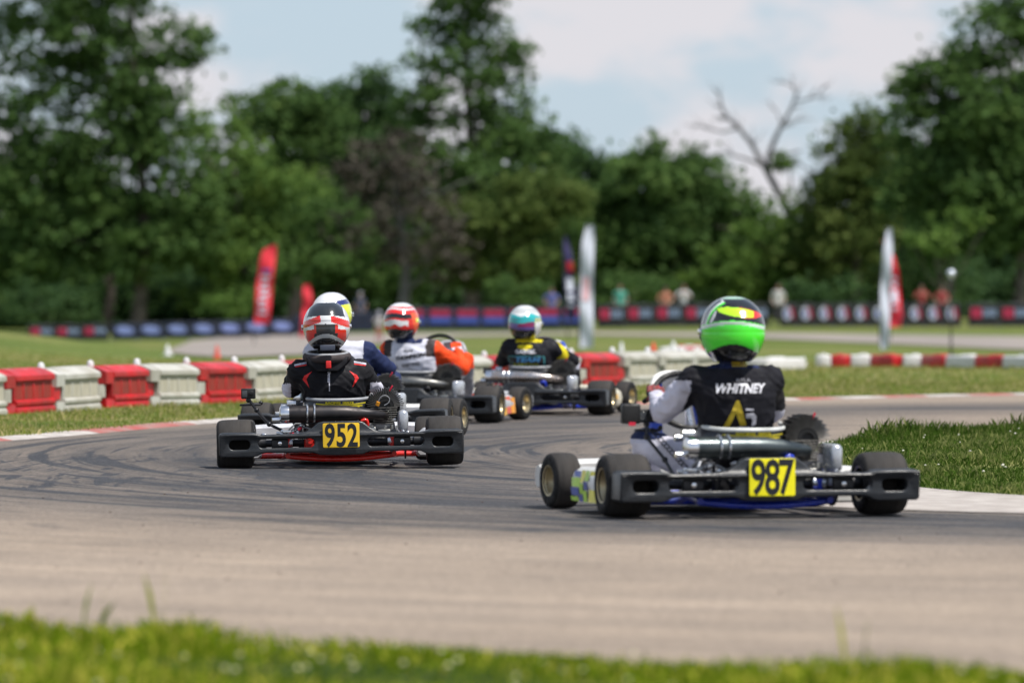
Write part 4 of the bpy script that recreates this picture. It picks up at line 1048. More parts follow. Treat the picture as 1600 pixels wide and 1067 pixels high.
# ------------------------------------------------------------------ karts
def wheel(kart, x, y, r, w, side, rimm, steer=0.0):
    """side = +1 right, -1 left; outer face towards +side"""
    h = w / 2; k = r / 0.14
    prof = [(-h * 0.90, 0.070 * k), (-h * 0.99, 0.085 * k), (-h, 0.105 * k), (-h * 0.96, 0.122 * k), (-h * 0.86, 0.133 * k), (-h * 0.66, 0.1385 * k), (-h * 0.3, 0.14 * k), (0, 0.1403 * k), (h * 0.3, 0.14 * k), (h * 0.66, 0.1385 * k), (h * 0.86, 0.133 * k), (h * 0.96, 0.122 * k), (h, 0.105 * k), (h * 0.99, 0.085 * k), (h * 0.90, 0.070 * k), (h * 0.5, 0.066 * k), (-h * 0.5, 0.066 * k)]
    t = MB().lathe(prof, axis='X', seg=48, mfun=lambda i: 1 if 4 <= i <= 9 else 0).build('wheel', [rubber, tread], kart)
    t.location = (x, y, r); t.rotation_euler = (0, 0, steer)
    s = side
    rp = [(s * h * 0.93, 0.071 * k), (s * h * 0.96, 0.078 * k), (s * h * 0.90, 0.073 * k), (s * h * 0.80, 0.066 * k), (s * h * 0.35, 0.063 * k), (s * h * 0.15, 0.050 * k), (s * h * 0.12, 0.020 * k), (s * h * 0.5, 0.018 * k), (s * h * 0.5, 0.0001)]
    mb = MB().lathe(rp, axis='X', seg=40, closed=False)
    mb.lathe([(-s * h * 0.93, 0.071 * k), (-s * h * 0.96, 0.078 * k), (-s * h * 0.90, 0.072 * k), (-s * h * 0.3, 0.064 * k), (-s * h * 0.2, 0.02 * k)], axis='X', seg=32, closed=False)
    for i in range(6):
        a = i * math.pi / 3; mb.lathe([(0, 0.006), (s * 0.012, 0.006), (s * 0.012, 0)], c=(s * h * 0.16, 0.034 * k * math.cos(a), 0.034 * k * math.sin(a)), axis='X', seg=8, closed=False)
    mb.build('rim', rimm, t, clean=False)
    MB().tube((s * h * 0.2, 0, 0), (s * h * 0.55, 0, 0), 0.016, seg=6).build('hub_nut', chrome, t)
    return t

def bumper(kart, plate_mat, digits, pz0, pz1, pw, pmat_frame=None, mats_=None):
    half = [(0, .266), (.10, .266), (.126, .260), (.160, .232), (.195, .212), (.245, .202), (.44, .197), (.475, .203), (.50, .209), (.665, .211), (.682, .205), (.688, .194), (.688, .086), (.676, .074), (.50, .072), (.472, .078), (.45, .090), (.42, .095), (.16, .092), (.12, .078), (0, .074)]
    outline = half + [(-x, z) for x, z in half[::-1][1:-1]]
    hA = rounded(.150, .466, .122, .172, .023); hB = rounded(.514, .630, .116, .168, .022)
    holes = [hA, hB] + [[(-x, z) for x, z in h[::-1]] for h in (hA, hB)]
    v, f = curve_mesh([outline] + holes, 0.020, 0.009, 3)
    v2 = []
    for x, y, z in v:
        if abs(x) > .47 and y > 0: y += min(1, (abs(x) - .47) / .03) * 0.10
        y -= 0.012 * math.exp(-((abs(z - 0.19)) / 0.012) ** 2)
        v2.append((x, y - 0.255, z))
    b = MB().add(v2, f).build('rear_bumper', plastic, kart)
    for s in (-1, 1):
        mb = MB()
        mb.path([(s * .685, -.285, .196), (s * .60, -.292, .198), (s * .49, -.290, .196), (s * .44, -.280, .188)], 0.010, 10)
        mb.build('bumper_lip', plastic, b)
    # mount blocks with bolts showing in the openings
    for s in (-1, 1):
        mb = MB().box((s * .345, -.235, .146), (.095, .03, .050), 0, bev=0.006); mb.lathe([(0, .011), (-.008, .011), (-.010, .005), (-.010, 0)], c=(s * .345, -.251, .146), axis='Y', seg=14, m=1, closed=False)
        mb.build('mount', [darkmetal, chrome], b)
    # number plate: sheet following the bumper
    p = MB(); v, f = curve_mesh([rounded(-pw / 2, pw / 2, pz0, pz1, .008)], 0.002, 0.0005, 1)
    p.add([(x, y - .302, z) for x, y, z in v], f); pl = p.build('number_plate', plate_mat, kart)
    MB().box((0, -.292, (pz0 + pz1) / 2), (pw * 0.9, 0.018, (pz1 - pz0) * 0.9)).build('plate_backing', plastic, pl)
    if digits:
        n = MB()
        for i, ch in enumerate(digits):
            tv, tf = text_mesh(ch, (pz1 - pz0) * 1.30, 0.0, offset=0.0046, sx=0.67)
            zs = [q[2] for q in tv]; zc = (max(zs) + min(zs)) / 2; xs_ = [q[0] for q in tv]; xc = (max(xs_) + min(xs_)) / 2
            n.add([(x - xc + (i - (len(digits) - 1) / 2) * pw * 0.31, -.3055, z - zc + (pz0 + pz1) / 2) for x, y, z in tv], tf)
        n.build('number', ink, pl, smooth=False)
    return b

def tubes(L, name, m, parent, r=0.015):
    mb = MB()
    for P in L: mb.path(P, r, 12)
    return mb.build(name, m, parent)

def sm(P, n=4):
    return resample([tuple(p) for p in P], 0.03)

def kart(label, loc, yaw, frame_m, pod_m, pod_accents, nas_top, nas_side, rim_m, plate_m, digits, pz=(.119, .256), pw=.206, seat_rim=None, exhaust=None, seat_txt=None, camera=None, guard=None, roll=0.0, steer=-0.12, wheel_c=(-0.02, .62, .49), group='racing karts leaving the bend', nas=(-0.0, .80, .62), spark=True, fx=.60):
    K = empty('racing_kart', (loc[0], loc[1], loc[2] if len(loc) > 2 else 0.006), yaw, label=label, cat='kart', group=group)
    K.rotation_euler = (0, roll, yaw)
    for s in (-1, 1):
        wheel(K, s * .595, 0, .14, .21, s, rim_m); wheel(K, s * fx, 1.05, .128, .13, s, rim_m, steer)
    # chassis
    P = []
    for s in (-1, 1):
        P.append(sm([(s * .30, -.20, .075), (s * .30, 0, .085), (s * .31, .18, .06), (s * .34, .55, .05), (s * .27, .85, .05), (s * .20, 1.10, .05), (s * .16, 1.30, .055)]))
        P.append(sm([(s * .34, .50, .05), (s * .37, .78, .055), (s * .36, 1.0, .075)]))
        P.append(sm([(s * .29, .28, .06), (s * .48, .30, .06), (s * .52, .36, .07), (s * .52, .72, .07), (s * .48, .78, .06), (s * .36, .80, .06)]))
    P += [[(-.31, .18, .06), (.31, .18, .06)], [(-.33, .62, .05), (.33, .62, .05)], sm([(-.16, 1.30, .055), (0, 1.33, .06), (.16, 1.30, .055)]), [(-.30, -.14, .072), (.30, -.14, .072)], sm([(-.30, -.17, .07), (-.1, -.175, .052), (.1, -.175, .052), (.30, -.17, .07)])]
    ch = tubes(P, 'chassis', frame_m, K)
    MB().box((0, .86, .040), (.50, .78, .006), 0).build('floor_tray', alu, K)
    ax = MB().tube((-.55, 0, .14), (.55, 0, .14), .022, seg=18).build('rear_axle', darkmetal, K)
    for s in (-1, 1):
        m_ = MB().box((s * .30, 0, .125), (.035, .09, .11), 0, bev=0.01); m_.lathe([(-.03, .045), (.03, .045), (.03, .024), (-.03, .024)], c=(s * .30, 0, .14), axis='X', seg=20, m=1)
        m_.build('bearing_hanger', [frame_m, alu], K)
        MB().lathe([(-.035, .040), (.035, .040), (.035, .023), (-.035, .023)], c=(s * .455, 0, .14), axis='X', seg=20).build('wheel_hub', darkmetal, K)
        m_ = MB().box((s * .42, 1.05, .128), (.03, .05, .09), 0, bev=0.008); m_.tube((s * .36, 1.0, .10), (s * .46, 1.05, .128), .011); m_.tube((s * .05, .98, .11), (s * .43, 1.0, .13), .007)
        m_.build('steering_knuckle', alu, K)
    b_ = MB().lathe([(-.006, .085), (.006, .085), (.006, .030), (-.006, .030)], c=(-.17, 0, .14), axis='X', seg=32); b_.build('brake_disc', alu, K)
    m_ = MB().box((-.17, -.075, .15), (.07, .05, .085), 0, bev=0.01); m_.lathe([(0, .014), (-.012, .014), (-.012, 0)], c=(-.17, -.10, .15), axis='Y', seg=12, closed=False); m_.build('brake_caliper', darkmetal if frame_m != red else red, K)
    MB().lathe([(-.004, .10), (.004, .10), (.004, .03), (-.004, .03)], c=(.37, 0, .14), axis='X', seg=36).build('sprocket', darkmetal, K)
    # side pods
    for s in (-1, 1):
        prof = [(.44, .06), (.455, .045), (.60, .045), (.630, .07), (.64, .13), (.625, .18), (.59, .205), (.50, .20), (.455, .16)]
        mb = MB(); n = len(prof); ysx = [(.225, .88), (.235, .97), (.27, 1.0), (.66, .97), (.74, .92), (.78, .82)]
        for yy, sc in ysx:
            for a, z in prof: mb.v.append((s * (.54 + (a - .54) * sc), yy, .13 + (z - .13) * sc))
        for j in range(len(ysx) - 1):
            for i in range(n):
                i2 = (i + 1) % n; mb.f.append((j * n + i, j * n + i2, (j + 1) * n + i2, (j + 1) * n + i)); mb.m.append(0)
        mb.f.append(tuple(range(n))); mb.m.append(0); mb.f.append(tuple((len(ysx) - 1) * n + i for i in range(n))); mb.m.append(0)
        pod = mb.build('side_pod', pod_m, K)
        if pod_accents:
            mb = MB(); q = 0
            for (y0, y1, z0, z1, mi) in pod_accents[1]:
                def sx(z): return .6425 if z < .145 else .6425 - (z - .14) * .36
                b0 = len(mb.v); mb.v += [(s * sx(z0), y0, z0), (s * sx(z0), y1, z0), (s * sx(z1), y1 + .02, z1), (s * sx(z1), y0 + .02, z1)]; mb.f.append((b0, b0 + 1, b0 + 2, b0 + 3)); mb.m.append(mi)
            mb.build('pod_graphic', pod_accents[0], pod, smooth=False)
    # front fairing and nassau panel
    mb = MB(); prof = [(1.28, .06), (1.40, .05), (1.46, .08), (1.47, .15), (1.43, .22), (1.34, .235), (1.27, .21)]; n = len(prof); xs_ = [(-.645, .55, -.08), (-.60, .72, -.06), (-.42, .82, 0), (0, .9, .03), (.42, .82, 0), (.60, .72, -.06), (.645, .55, -.08)]
    for x_, sc, dy in xs_:
        for yy, z in prof: mb.v.append((x_, 1.37 + (yy - 1.37) * sc + dy, .14 + (z - .14) * sc))
    for j in range(len(xs_) - 1):
        for i in range(n):
            i2 = (i + 1) % n; mb.f.append((j * n + i, j * n + i2, (j + 1) * n + i2, (j + 1) * n + i)); mb.m.append(0)
    mb.f.append(tuple(range(n))); mb.m.append(0); mb.f.append(tuple((len(xs_) - 1) * n + i for i in range(n))); mb.m.append(0)
    mb.build('front_fairing', pod_m, K)
    nx_, ny_, nz_ = nas
    mb = MB(); rows = 10; colsn = 12
    for i in range(rows + 1):
        t = i / rows; zz = nz_ - .34 * t; hw = (.125 + .06 * t); yy = ny_ + .30 * t
        for k in range(colsn + 1):
            u = -1 + 2 * k / colsn
            mb.v.append((nx_ * (1 - t) + hw * u, yy + .07 * (1 - u * u) - .02, zz - .055 * abs(u) ** 3 * (1 - t)))
    for i in range(rows):
        for k in range(colsn):
            a = i * (colsn + 1) + k; mb.f.append((a, a + 1, a + colsn + 2, a + colsn + 1)); mb.m.append(1 if (k < 3 or k >= colsn - 3) else 0)
    nb = mb.build('nassau_panel', [nas_top, nas_side], K, clean=False)
    sl = nb.modifiers.new('solid', 'SOLIDIFY'); sl.thickness = 0.006; sl.use_even_offset = False
    # rolled edge of the panel
    ed = sm([(nx_ - .118, ny_ - .02, nz_ - .055), (nx_ - .095, ny_ + .015, nz_ - .02), (nx_ - .06, ny_ + .035, nz_), (nx_, ny_ + .05, nz_ + .006), (nx_ + .06, ny_ + .035, nz_), (nx_ + .095, ny_ + .015, nz_ - .02), (nx_ + .118, ny_ - .02, nz_ - .055), (nx_ + .13, ny_ + .02, nz_ - .12)])
    ed = ed[:]
    sp = int(len(ed) * 0.62)
    MB().path(ed[:sp + 1], 0.015, 10, 0).path(ed[sp:], 0.019, 10, 1).build('panel_edge', [nas_top, nas_side], nb)
    # steering wheel and column
    wc = Vector(wheel_c); tl = R(52)
    def wpnt(a, r_): return wc + Vector((math.cos(a) * r_, math.sin(a) * r_ * math.cos(tl), math.sin(a) * r_ * math.sin(tl)))
    sw = MB().path([wpnt(2 * math.pi * i / 36, .155) for i in range(36)], .0135, 10, closed=True).build('steering_wheel', engine_black, K)
    mb = MB()
    for a in (R(10), R(170), R(270)): mb.tube(wc, wpnt(a, .15), .011, .008, seg=8)
    mb.build('spoke', alu, sw)
    MB().tube(wc, (0, .98, .14), .011).build('steering_column', chrome, K)
    MB().box(wc + Vector((0, -.01, .03)), (.10, .05, .07), 0, rot=(R(-38), 0, 0), bev=.008).build('dash_display', greypl, sw)
    # pedals
    for s in (-1, 1): MB().path(sm([(s * .17, 1.20, .06), (s * .17, 1.17, .20), (s * .10, 1.17, .21)]), .007, 8).build('pedal', alu, K)
    # fuel tank
    MB().box((0, .60, .13), (.20, .24, .16), 0, bev=.03).lathe([(.21, .02), (.225, .02), (.225, 0)], c=(0, .56, 0), axis='Z', seg=14, m=1, closed=False).build('fuel_tank', [mat('tank', (.45, .44, .38), .4), tagred], K)
    # seat shell
    sp_ = [(.56, .16, .165), (.46, .105, .185), (.32, .082, .195), (.18, .095, .198), (.085, .15, .20), (.03, .23, .20), (-.005, .305, .195), (-.022, .372, .188)]
    mb = MB(); nu = 18
    for j, (yy, zz, hw) in enumerate(sp_):
        t = j / (len(sp_) - 1)
        for k in range(nu + 1):
            a = math.pi * (k / nu); u = -math.cos(a); wv = math.sin(a)
            wallup = (.13 * (1 - t) + .045 * t) * (1 - wv ** 0.6); fwd = .22 * t * (1 - wv ** 0.7)
            mb.v.append((hw * u, yy + fwd, zz + wallup + (.02 * t * wv) - .015 * t))
    for j in range(len(sp_) - 1):
        for k in range(nu):
            a = j * (nu + 1) + k; mb.f.append((a, a + 1, a + nu + 2, a + nu + 1)); mb.m.append(0)
    seat = mb.build('seat', mat('seat_shell', (.02, .02, .022), .35, coat=.3), K, clean=False)
    so = seat.modifiers.new('solid', 'SOLIDIFY'); so.thickness = .008; so.offset = 1
    last = [mb.v[(len(sp_) - 1) * (nu + 1) + k] for k in range(nu + 1)]
    MB().path([(x, y - .004, z + .003) for x, y, z in last], .0105, 10).build('seat_rim', seat_rim or greypl, seat)
    for s in (-1, 1):
        MB().path(sm([(s * .195, .10, .28), (s * .24, .05, .20), (s * .29, .02, .12)]), .008, 8).build('seat_stay', alu, K)
    if seat_txt:
        bv = BVHTree.FromPolygons([Vector(q) for q in mb.v], mb.f); t_ = MB()
        def proj(vs, off=.012):
            out = []
            for x, y, z in vs:
                h = bv.ray_cast(Vector((x, -1, z)), Vector((0, 1, 0)))[0]
                out.append((x, (h.y if h else .05) - off, z))
            return out
        for txt, size, zc, sx_ in seat_txt:
            tv, tf = text_mesh(txt, size, 0, .0012, sx_); t_.add(proj([(x, y, z + zc) for x, y, z in tv]), tf)
        b0 = [(-.150 + .30 * i / 12, 0, z + .010 * ((i - 6) / 6) ** 2) for z in (.349, .356) for i in range(13)]
        t_.add(proj(b0), [(i, i + 1, i + 14, i + 13) for i in range(12)])
        t_.build('seat_lettering', textyellow, seat, smooth=False, clean=False)
    bumper(K, plate_m, digits, pz[0], pz[1], pw)
    # exhaust
    em = exhaust or mat('exhaust_brown', (.055, .048, .046), .42, .75, c2=(.035, .033, .035), vscale=9)
    ex = MB(); P = [(-.29, -.095, .305), (-.05, -.095, .305), (.03, -.090, .304), (.16, -.075, .298), (.235, -.04, .292), (.265, .02, .285), (.26, .07, .28)]
    ex.path(P, [.049, .049, .047, .034, .026, .022, .020], 28); e = ex.build('exhaust_pipe', em, K)
    cp = MB(); cp.path([(-.288, -.095, .305), (-.30, -.095, .305), (-.335, -.095, .305), (-.342, -.095, .305)], [.0505, .052, .050, .036], 28)
    cp.tube((-.34, -.095, .275), (-.385, -.10, .275), .016, .014); cp.build('end_cap', chrome, e)
    for x_ in (-.185, -.145):
        s_ = MB().path([(x_ + .006 * math.cos(a) * 0 + .006 * (a / 5), -.095 - .054 * math.cos(a), .305 + .056 * math.sin(a)) for a in [R(-50) + R(230) * i / 14 for i in range(15)]], .0055, 8); s_.build('pipe_clamp', alu, e)
    MB().tube((-.20, -.075, .26), (-.20, -.06, .09), .008).box((-.17, -.075, .255), (.10, .05, .012), bev=.003).build('pipe_bracket', darkmetal, K)
    # engine: crankcase, cylinder with level fins, radial fin head, intake, chain guard, coil
    E = MB().box((.25, .10, .15), (.17, .20, .12), 0, bev=.02).box((.25, .09, .225), (.13, .13, .05), 0, bev=.01).build('engine', [mat('crankcase', (.30, .30, .31), .45, .8)], K)
    mb = MB()
    for i in range(8): mb.box((.25 + .004 * (i % 2), .08, .243 + .0125 * i), (.155 if i > 2 else .125, .15, .004), 0, bev=.0015)
    mb.tube((.25, .08, .235), (.25, .08, .34), .05); mb.build('cylinder', finmetal, E)
    mb = MB(); nf = 27
    for i in range(nf):
        a = R(2 + 176 * i / (nf - 1)); ca, sa = math.cos(a), math.sin(a)
        c = Vector((.262, .09, .338)); r0, r1 = .030, .102 + .006 * (i % 2)
        u = Vector((ca, 0, sa)); n_ = Vector((-sa, 0, ca)) * .0022
        q = [c + u * r0 - n_, c + u * r1 - n_ * .8, c + u * r1 + n_ * .8, c + u * r0 + n_]
        vs = [p + Vector((0, dy, 0)) for dy in (-.075, .075) for p in q]
        mb.add(vs, [(0, 1, 2, 3), (7, 6, 5, 4), (0, 4, 5, 1), (1, 5, 6, 2), (2, 6, 7, 3), (3, 7, 4, 0)], 0)
        mb.path([c + u * (r0 + .02) + Vector((0, -.076, 0)), c + u * (r1 + .001) + Vector((0, -.076, 0)), c + u * (r1 + .001) + Vector((0, .076, 0))], .0019, 5, 1)
    mb.lathe([(-.06, 0), (-.062, .030), (.07, .034), (.07, 0)], c=(.262, .09, .338), axis='Y', seg=20, closed=False)
    mb.lathe([(.03, 0), (.03, .088), (.036, .088), (.036, 0)], c=(.262, .09, .338), axis='Y', seg=32, closed=False)
    hd = mb.build('cylinder_head', [engine_black, finmetal], E)
    if spark:
        MB().path(sm([(.215, .0, .345), (.222, -.005, .365)]), .011, 10).build('spark_plug_cap', orange, E)
        MB().path(sm([(.222, -.005, .365), (.235, -.01, .392), (.262, -.01, .402), (.285, -.008, .385), (.280, -.008, .36), (.255, -.005, .345)]), .0028, 6).build('ignition_wire', greypl, E)
    MB().tube((.288, .04, .425), (.305, .035, .455), .005).build('red_tag', tagred, E)
    mb = MB(); mb.box((.358, -.01, .256), (.056, .23, .125), 0, bev=.024); mb.box((.355, .0, .16), (.030, .30, .06), 0, bev=.01)
    mb.build('chain_guard', guard or mat('guard_silver', (.62, .64, .68), .28, .6), K)
    mb = MB(); gg = random.Random(5)
    mb.tube((.17, .02, .20), (.17, .02, .245), .018); mb.box((.18, -.03, .205), (.05, .05, .04), bev=.006); mb.tube((.30, -.02, .21), (.30, -.02, .235), .014); mb.box((.25, -.04, .195), (.07, .03, .03), bev=.004)
    for i in range(14):
        x_ = gg.uniform(.13, .33); z_ = gg.uniform(.165, .235); mb.lathe([(0, .006), (-.012, .006), (-.012, 0)], c=(x_, -.055 + gg.uniform(-.02, .02), z_), axis='Y', seg=6, closed=False)
    mb.build('carburettor', [mat('carb_alu', (.55, .54, .50), .28, .9)], E)
    MB().box((.10, .22, .30), (.10, .14, .09), 0, bev=.02).build('airbox', engine_black, E)
    cable = [sm([(.18, -.05, .24), (.13, -.08, .22), (.10, -.10, .26), (.13, -.06, .30)]), sm([(-.30, -.04, .20), (-.22, -.09, .235), (-.14, -.07, .205), (-.08, -.08, .17)]), sm([(-.34, .02, .16), (-.25, -.02, .25), (-.18, 0, .24)])]
    for cb_ in cable: tubes([cb_], 'cable', greypl, K, .0045)
    tubes([sm([(.115, -.10, .235), (.125, -.115, .262), (.15, -.11, .265), (.155, -.10, .235)])], 'hose', frame_m, K, .011)
    # left-hand rear cluster: brake master, bolts, springs
    mb = MB(); gg = random.Random(9)
    for i in range(16):
        x_ = gg.uniform(-.36, -.10); z_ = gg.uniform(.17, .24); mb.lathe([(0, .009), (-.016, .009), (-.018, .005), (-.018, 0)], c=(x_, gg.uniform(-.12, -.05), z_), axis='Y', seg=8, closed=False)
    mb.tube((-.36, -.04, .20), (-.16, -.06, .195), .008); mb.tube((-.34, -.06, .175), (-.20, -.08, .24), .006); mb.box((-.30, -.07, .205), (.05, .03, .02), bev=.003)
    mb.build('brake_linkage', chrome, K)
    mb = MB().tube((-.295, .10, .36), (-.245, .10, .36), .026, seg=20); mb.tube((-.33, .10, .345), (-.295, .10, .345), .016, seg=16); mb.build('overflow_bottle', alu, K)
    gg = random.Random(21); mb = MB()
    for i in range(7):
        x0_ = gg.uniform(-.33, .12); z0_ = gg.uniform(.19, .25)
        mb.path(sm([(x0_, -.10 + gg.uniform(-.03, .03), z0_), (x0_ + gg.uniform(-.06, .06), -.13, z0_ + gg.uniform(-.04, .04)), (x0_ + gg.uniform(-.1, .1), -.06, z0_ + gg.uniform(-.06, .03))]), .003, 6)
    mb.build('wiring', black, K)
    mb = MB()
    for x_, z_ in ((-.23, .225), (-.27, .19), (.14, .215), (-.12, .235)): mb.box((x_, -.11, z_), (.026, .02, .018), 0, rot=(0, x_ * 3, 0), bev=.003)
    mb.build('cable_clip', tagred if frame_m == red else alu, K)
    if camera:
        cx_, cy_, cz_, cw, arm = camera
        ca = MB().box((cx_, cy_, cz_), (cw, .035, cw * .72), 0, bev=.006)
        ca.lathe([(0, cw * .17), (-.014, cw * .17), (-.016, cw * .12), (-.016, 0)], c=(cx_ + cw * .2, cy_ - .018, cz_ + cw * .05), axis='Y', seg=18, closed=False)
        ca.box((cx_ - cw * .26, cy_ - .019, cz_ - .002), (cw * .36, .006, cw * .46), 1, bev=.002)
        cb = ca.build('action_camera', [engine_black, mat('camera_screen', (.05, .055, .06), .15)], K)
        mb = MB().path([(cx_, cy_, cz_ - cw * .36)] + arm, .0085, 8)
        for p in [(cx_, cy_, cz_ - cw * .45)] + arm[:-1]: mb.ball(p, .015, 0, 10, 7)
        mb.box((cx_ + .01, cy_ + .02, cz_ - cw * .36 - .035), (.12, .03, .012), bev=.004); mb.ball((cx_ + .07, cy_ + .02, cz_ - cw * .36 - .025), .012)
        mb.build('camera_mount', black, cb)
    return K

# ------------------------------------------------------------------ drivers
def cap(mb, P, r, n=None):
    Q = []; rr_ = []
    for i in range(len(P) - 1):
        a, b = Vector(P[i]), Vector(P[i + 1]); k = max(2, int((b - a).length / .03))
        for j in range(k): Q.append(a.lerp(b, j / k)); rr_.append(r[i] + (r[i + 1] - r[i]) * j / k)
    Q.append(Vector(P[-1])); rr_.append(r[-1])
    mb.path(Q, rr_, 16)
    for p, q in zip(P, r): mb.ball(p, q, 0, 16, 11)
def torso_ring(c, rx, ry, fw, n=28):
    return [(c[0] + rx * math.copysign(abs(math.cos(t)) ** .85, math.cos(t)), c[1] + ry * math.sin(t) - fw * abs(math.cos(t)) ** 2 * -1, c[2]) for t in [2 * math.pi * i / n for i in range(n)]]

def glove(parent, hand, elbow, wheelc, m, m2, s):
    """gloved hand closed round the steering wheel rim at `hand`"""
    h = Vector(hand); e = Vector(elbow); d = (h - e).normalized()
    up = Vector((0, -.45, .9)).normalized(); side_ = d.cross(up).normalized(); up = side_.cross(d).normalized()
    mb = MB(); w0 = h - d * .085
    cap(mb, [w0 - d * .05, w0], [.036, .033])
    for k in range(4):   # palm
        o_ = side_ * ((k - 1.5) * .019); cap(mb, [w0 + o_ * .6, h + o_ - d * .005 + up * .006], [.018, .015])
    Ls = [(.036, .026, .020), (.041, .029, .022), (.038, .027, .021), (.030, .021, .018)]
    for k, L in enumerate(Ls):
        o_ = side_ * ((k - 1.5) * .0215); p0 = h + o_ + up * .012; p1 = p0 + (d * .75 + up * .45).normalized() * L[0]; p2 = p1 + (d * .25 - up * .95).normalized() * L[1]; p3 = p2 + (-d * .85 - up * .5).normalized() * L[2]
        cap(mb, [p0, p1, p2, p3], [.0105, .0100, .0092, .0082])
    t0 = h - d * .045 - side_ * s * -.030; t1 = t0 + (d * .5 + side_ * s * .5 - up * .55).normalized() * .040; t2 = t1 + (d * .75 - up * .3 + side_ * s * -.2).normalized() * .030
    cap(mb, [t0, t1, t2], [.013, .0115, .0095])
    me = remesh(mb, .0042, 2); me.materials.append(m); me.materials.append(m2)
    for p in me.polygons:
        p.use_smooth = True; q = Vector(p.center) - h; a = q.dot(d); p.material_index = 1 if (-.10 < a < -.045 or (a > -.01 and q.dot(up) > .016)) else 0
    o = bpy.data.objects.new('glove', me); COL.objects.link(o); o.parent = parent
    return o

def helmet(parent, c, yaw_view, mats_, fn, visor_m, tilt=0.0, sc=1.0):
    rx, ry, rz = .133 * sc, .165 * sc, .148 * sc
    nu, nv = 180, 120; mb = MB()
    for j in range(nv + 1):
        ph = math.pi * j / nv
        for i in range(nu):
            t = 2 * math.pi * i / nu; x = math.sin(ph) * math.cos(t); y = math.sin(ph) * math.sin(t); z = math.cos(ph)
            # superellipse-ish shell, chin bar pushed forward, neck opening flattened
            k = 1 + .05 * (abs(x * z) + abs(y * z)) * 1.2
            xx, yy, zz = x * rx * k, y * ry * k, z * rz * k
            if zz < -.02: yy += .030 * max(0, y) * min(1, (-.02 - zz) / .06); xx *= 1 - .10 * min(1, (-.02 - zz) / .12)
            if zz < -.125 * sc: zz = -.125 * sc + (zz + .125 * sc) * .15
            # spoiler lip at the back
            if y < -.5 and .25 < z < .45: yy *= 1.015
            mb.v.append((xx, yy, zz))
    cy_, sy_ = math.cos(yaw_view), math.sin(yaw_view)
    for j in range(nv):
        for i in range(nu):
            i2 = (i + 1) % nu; q = (j * nu + i, (j + 1) * nu + i, (j + 1) * nu + i2, j * nu + i2)
            cx_ = sum(mb.v[a][0] for a in q) / 4; cy2 = sum(mb.v[a][1] for a in q) / 4; cz_ = sum(mb.v[a][2] for a in q) / 4
            vx = cx_ * cy_ - cy2 * sy_; vy = cx_ * sy_ + cy2 * cy_
            mb.f.append(q); mb.m.append(fn(vx / (.133 * sc), cz_ / (.148 * sc), vy / (.16 * sc)))
    o = mb.build('helmet', mats_, parent); o.location = c; o.rotation_euler = (tilt, 0, 0)
    for p in o.data.polygons: p.use_smooth = True
    # visor
    vb = MB(); n = 24
    for j in range(5):
        for i in range(n + 1):
            a = R(18 + 144 * i / n); z = -.035 + .105 * j / 4
            kx = math.sqrt(max(.02, 1 - (z / (rz * 1.03)) ** 2)); vb.v.append((rx * 1.045 * math.cos(a) * kx, ry * 1.045 * math.sin(a) * kx, z))
    for j in range(4):
        for i in range(n): a = j * (n + 1) + i; vb.f.append((a, a + 1, a + n + 2, a + n + 1)); vb.m.append(0)
    vo = vb.build('visor', visor_m, o, clean=False)
    for s in (-1, 1):
        MB().lathe([(0, .016), (s * .008, .015), (s * .010, 0)], c=(s * rx * 1.01, .03, .0), axis='X', seg=16, closed=False).build('visor_pivot', chrome, o)
    return o

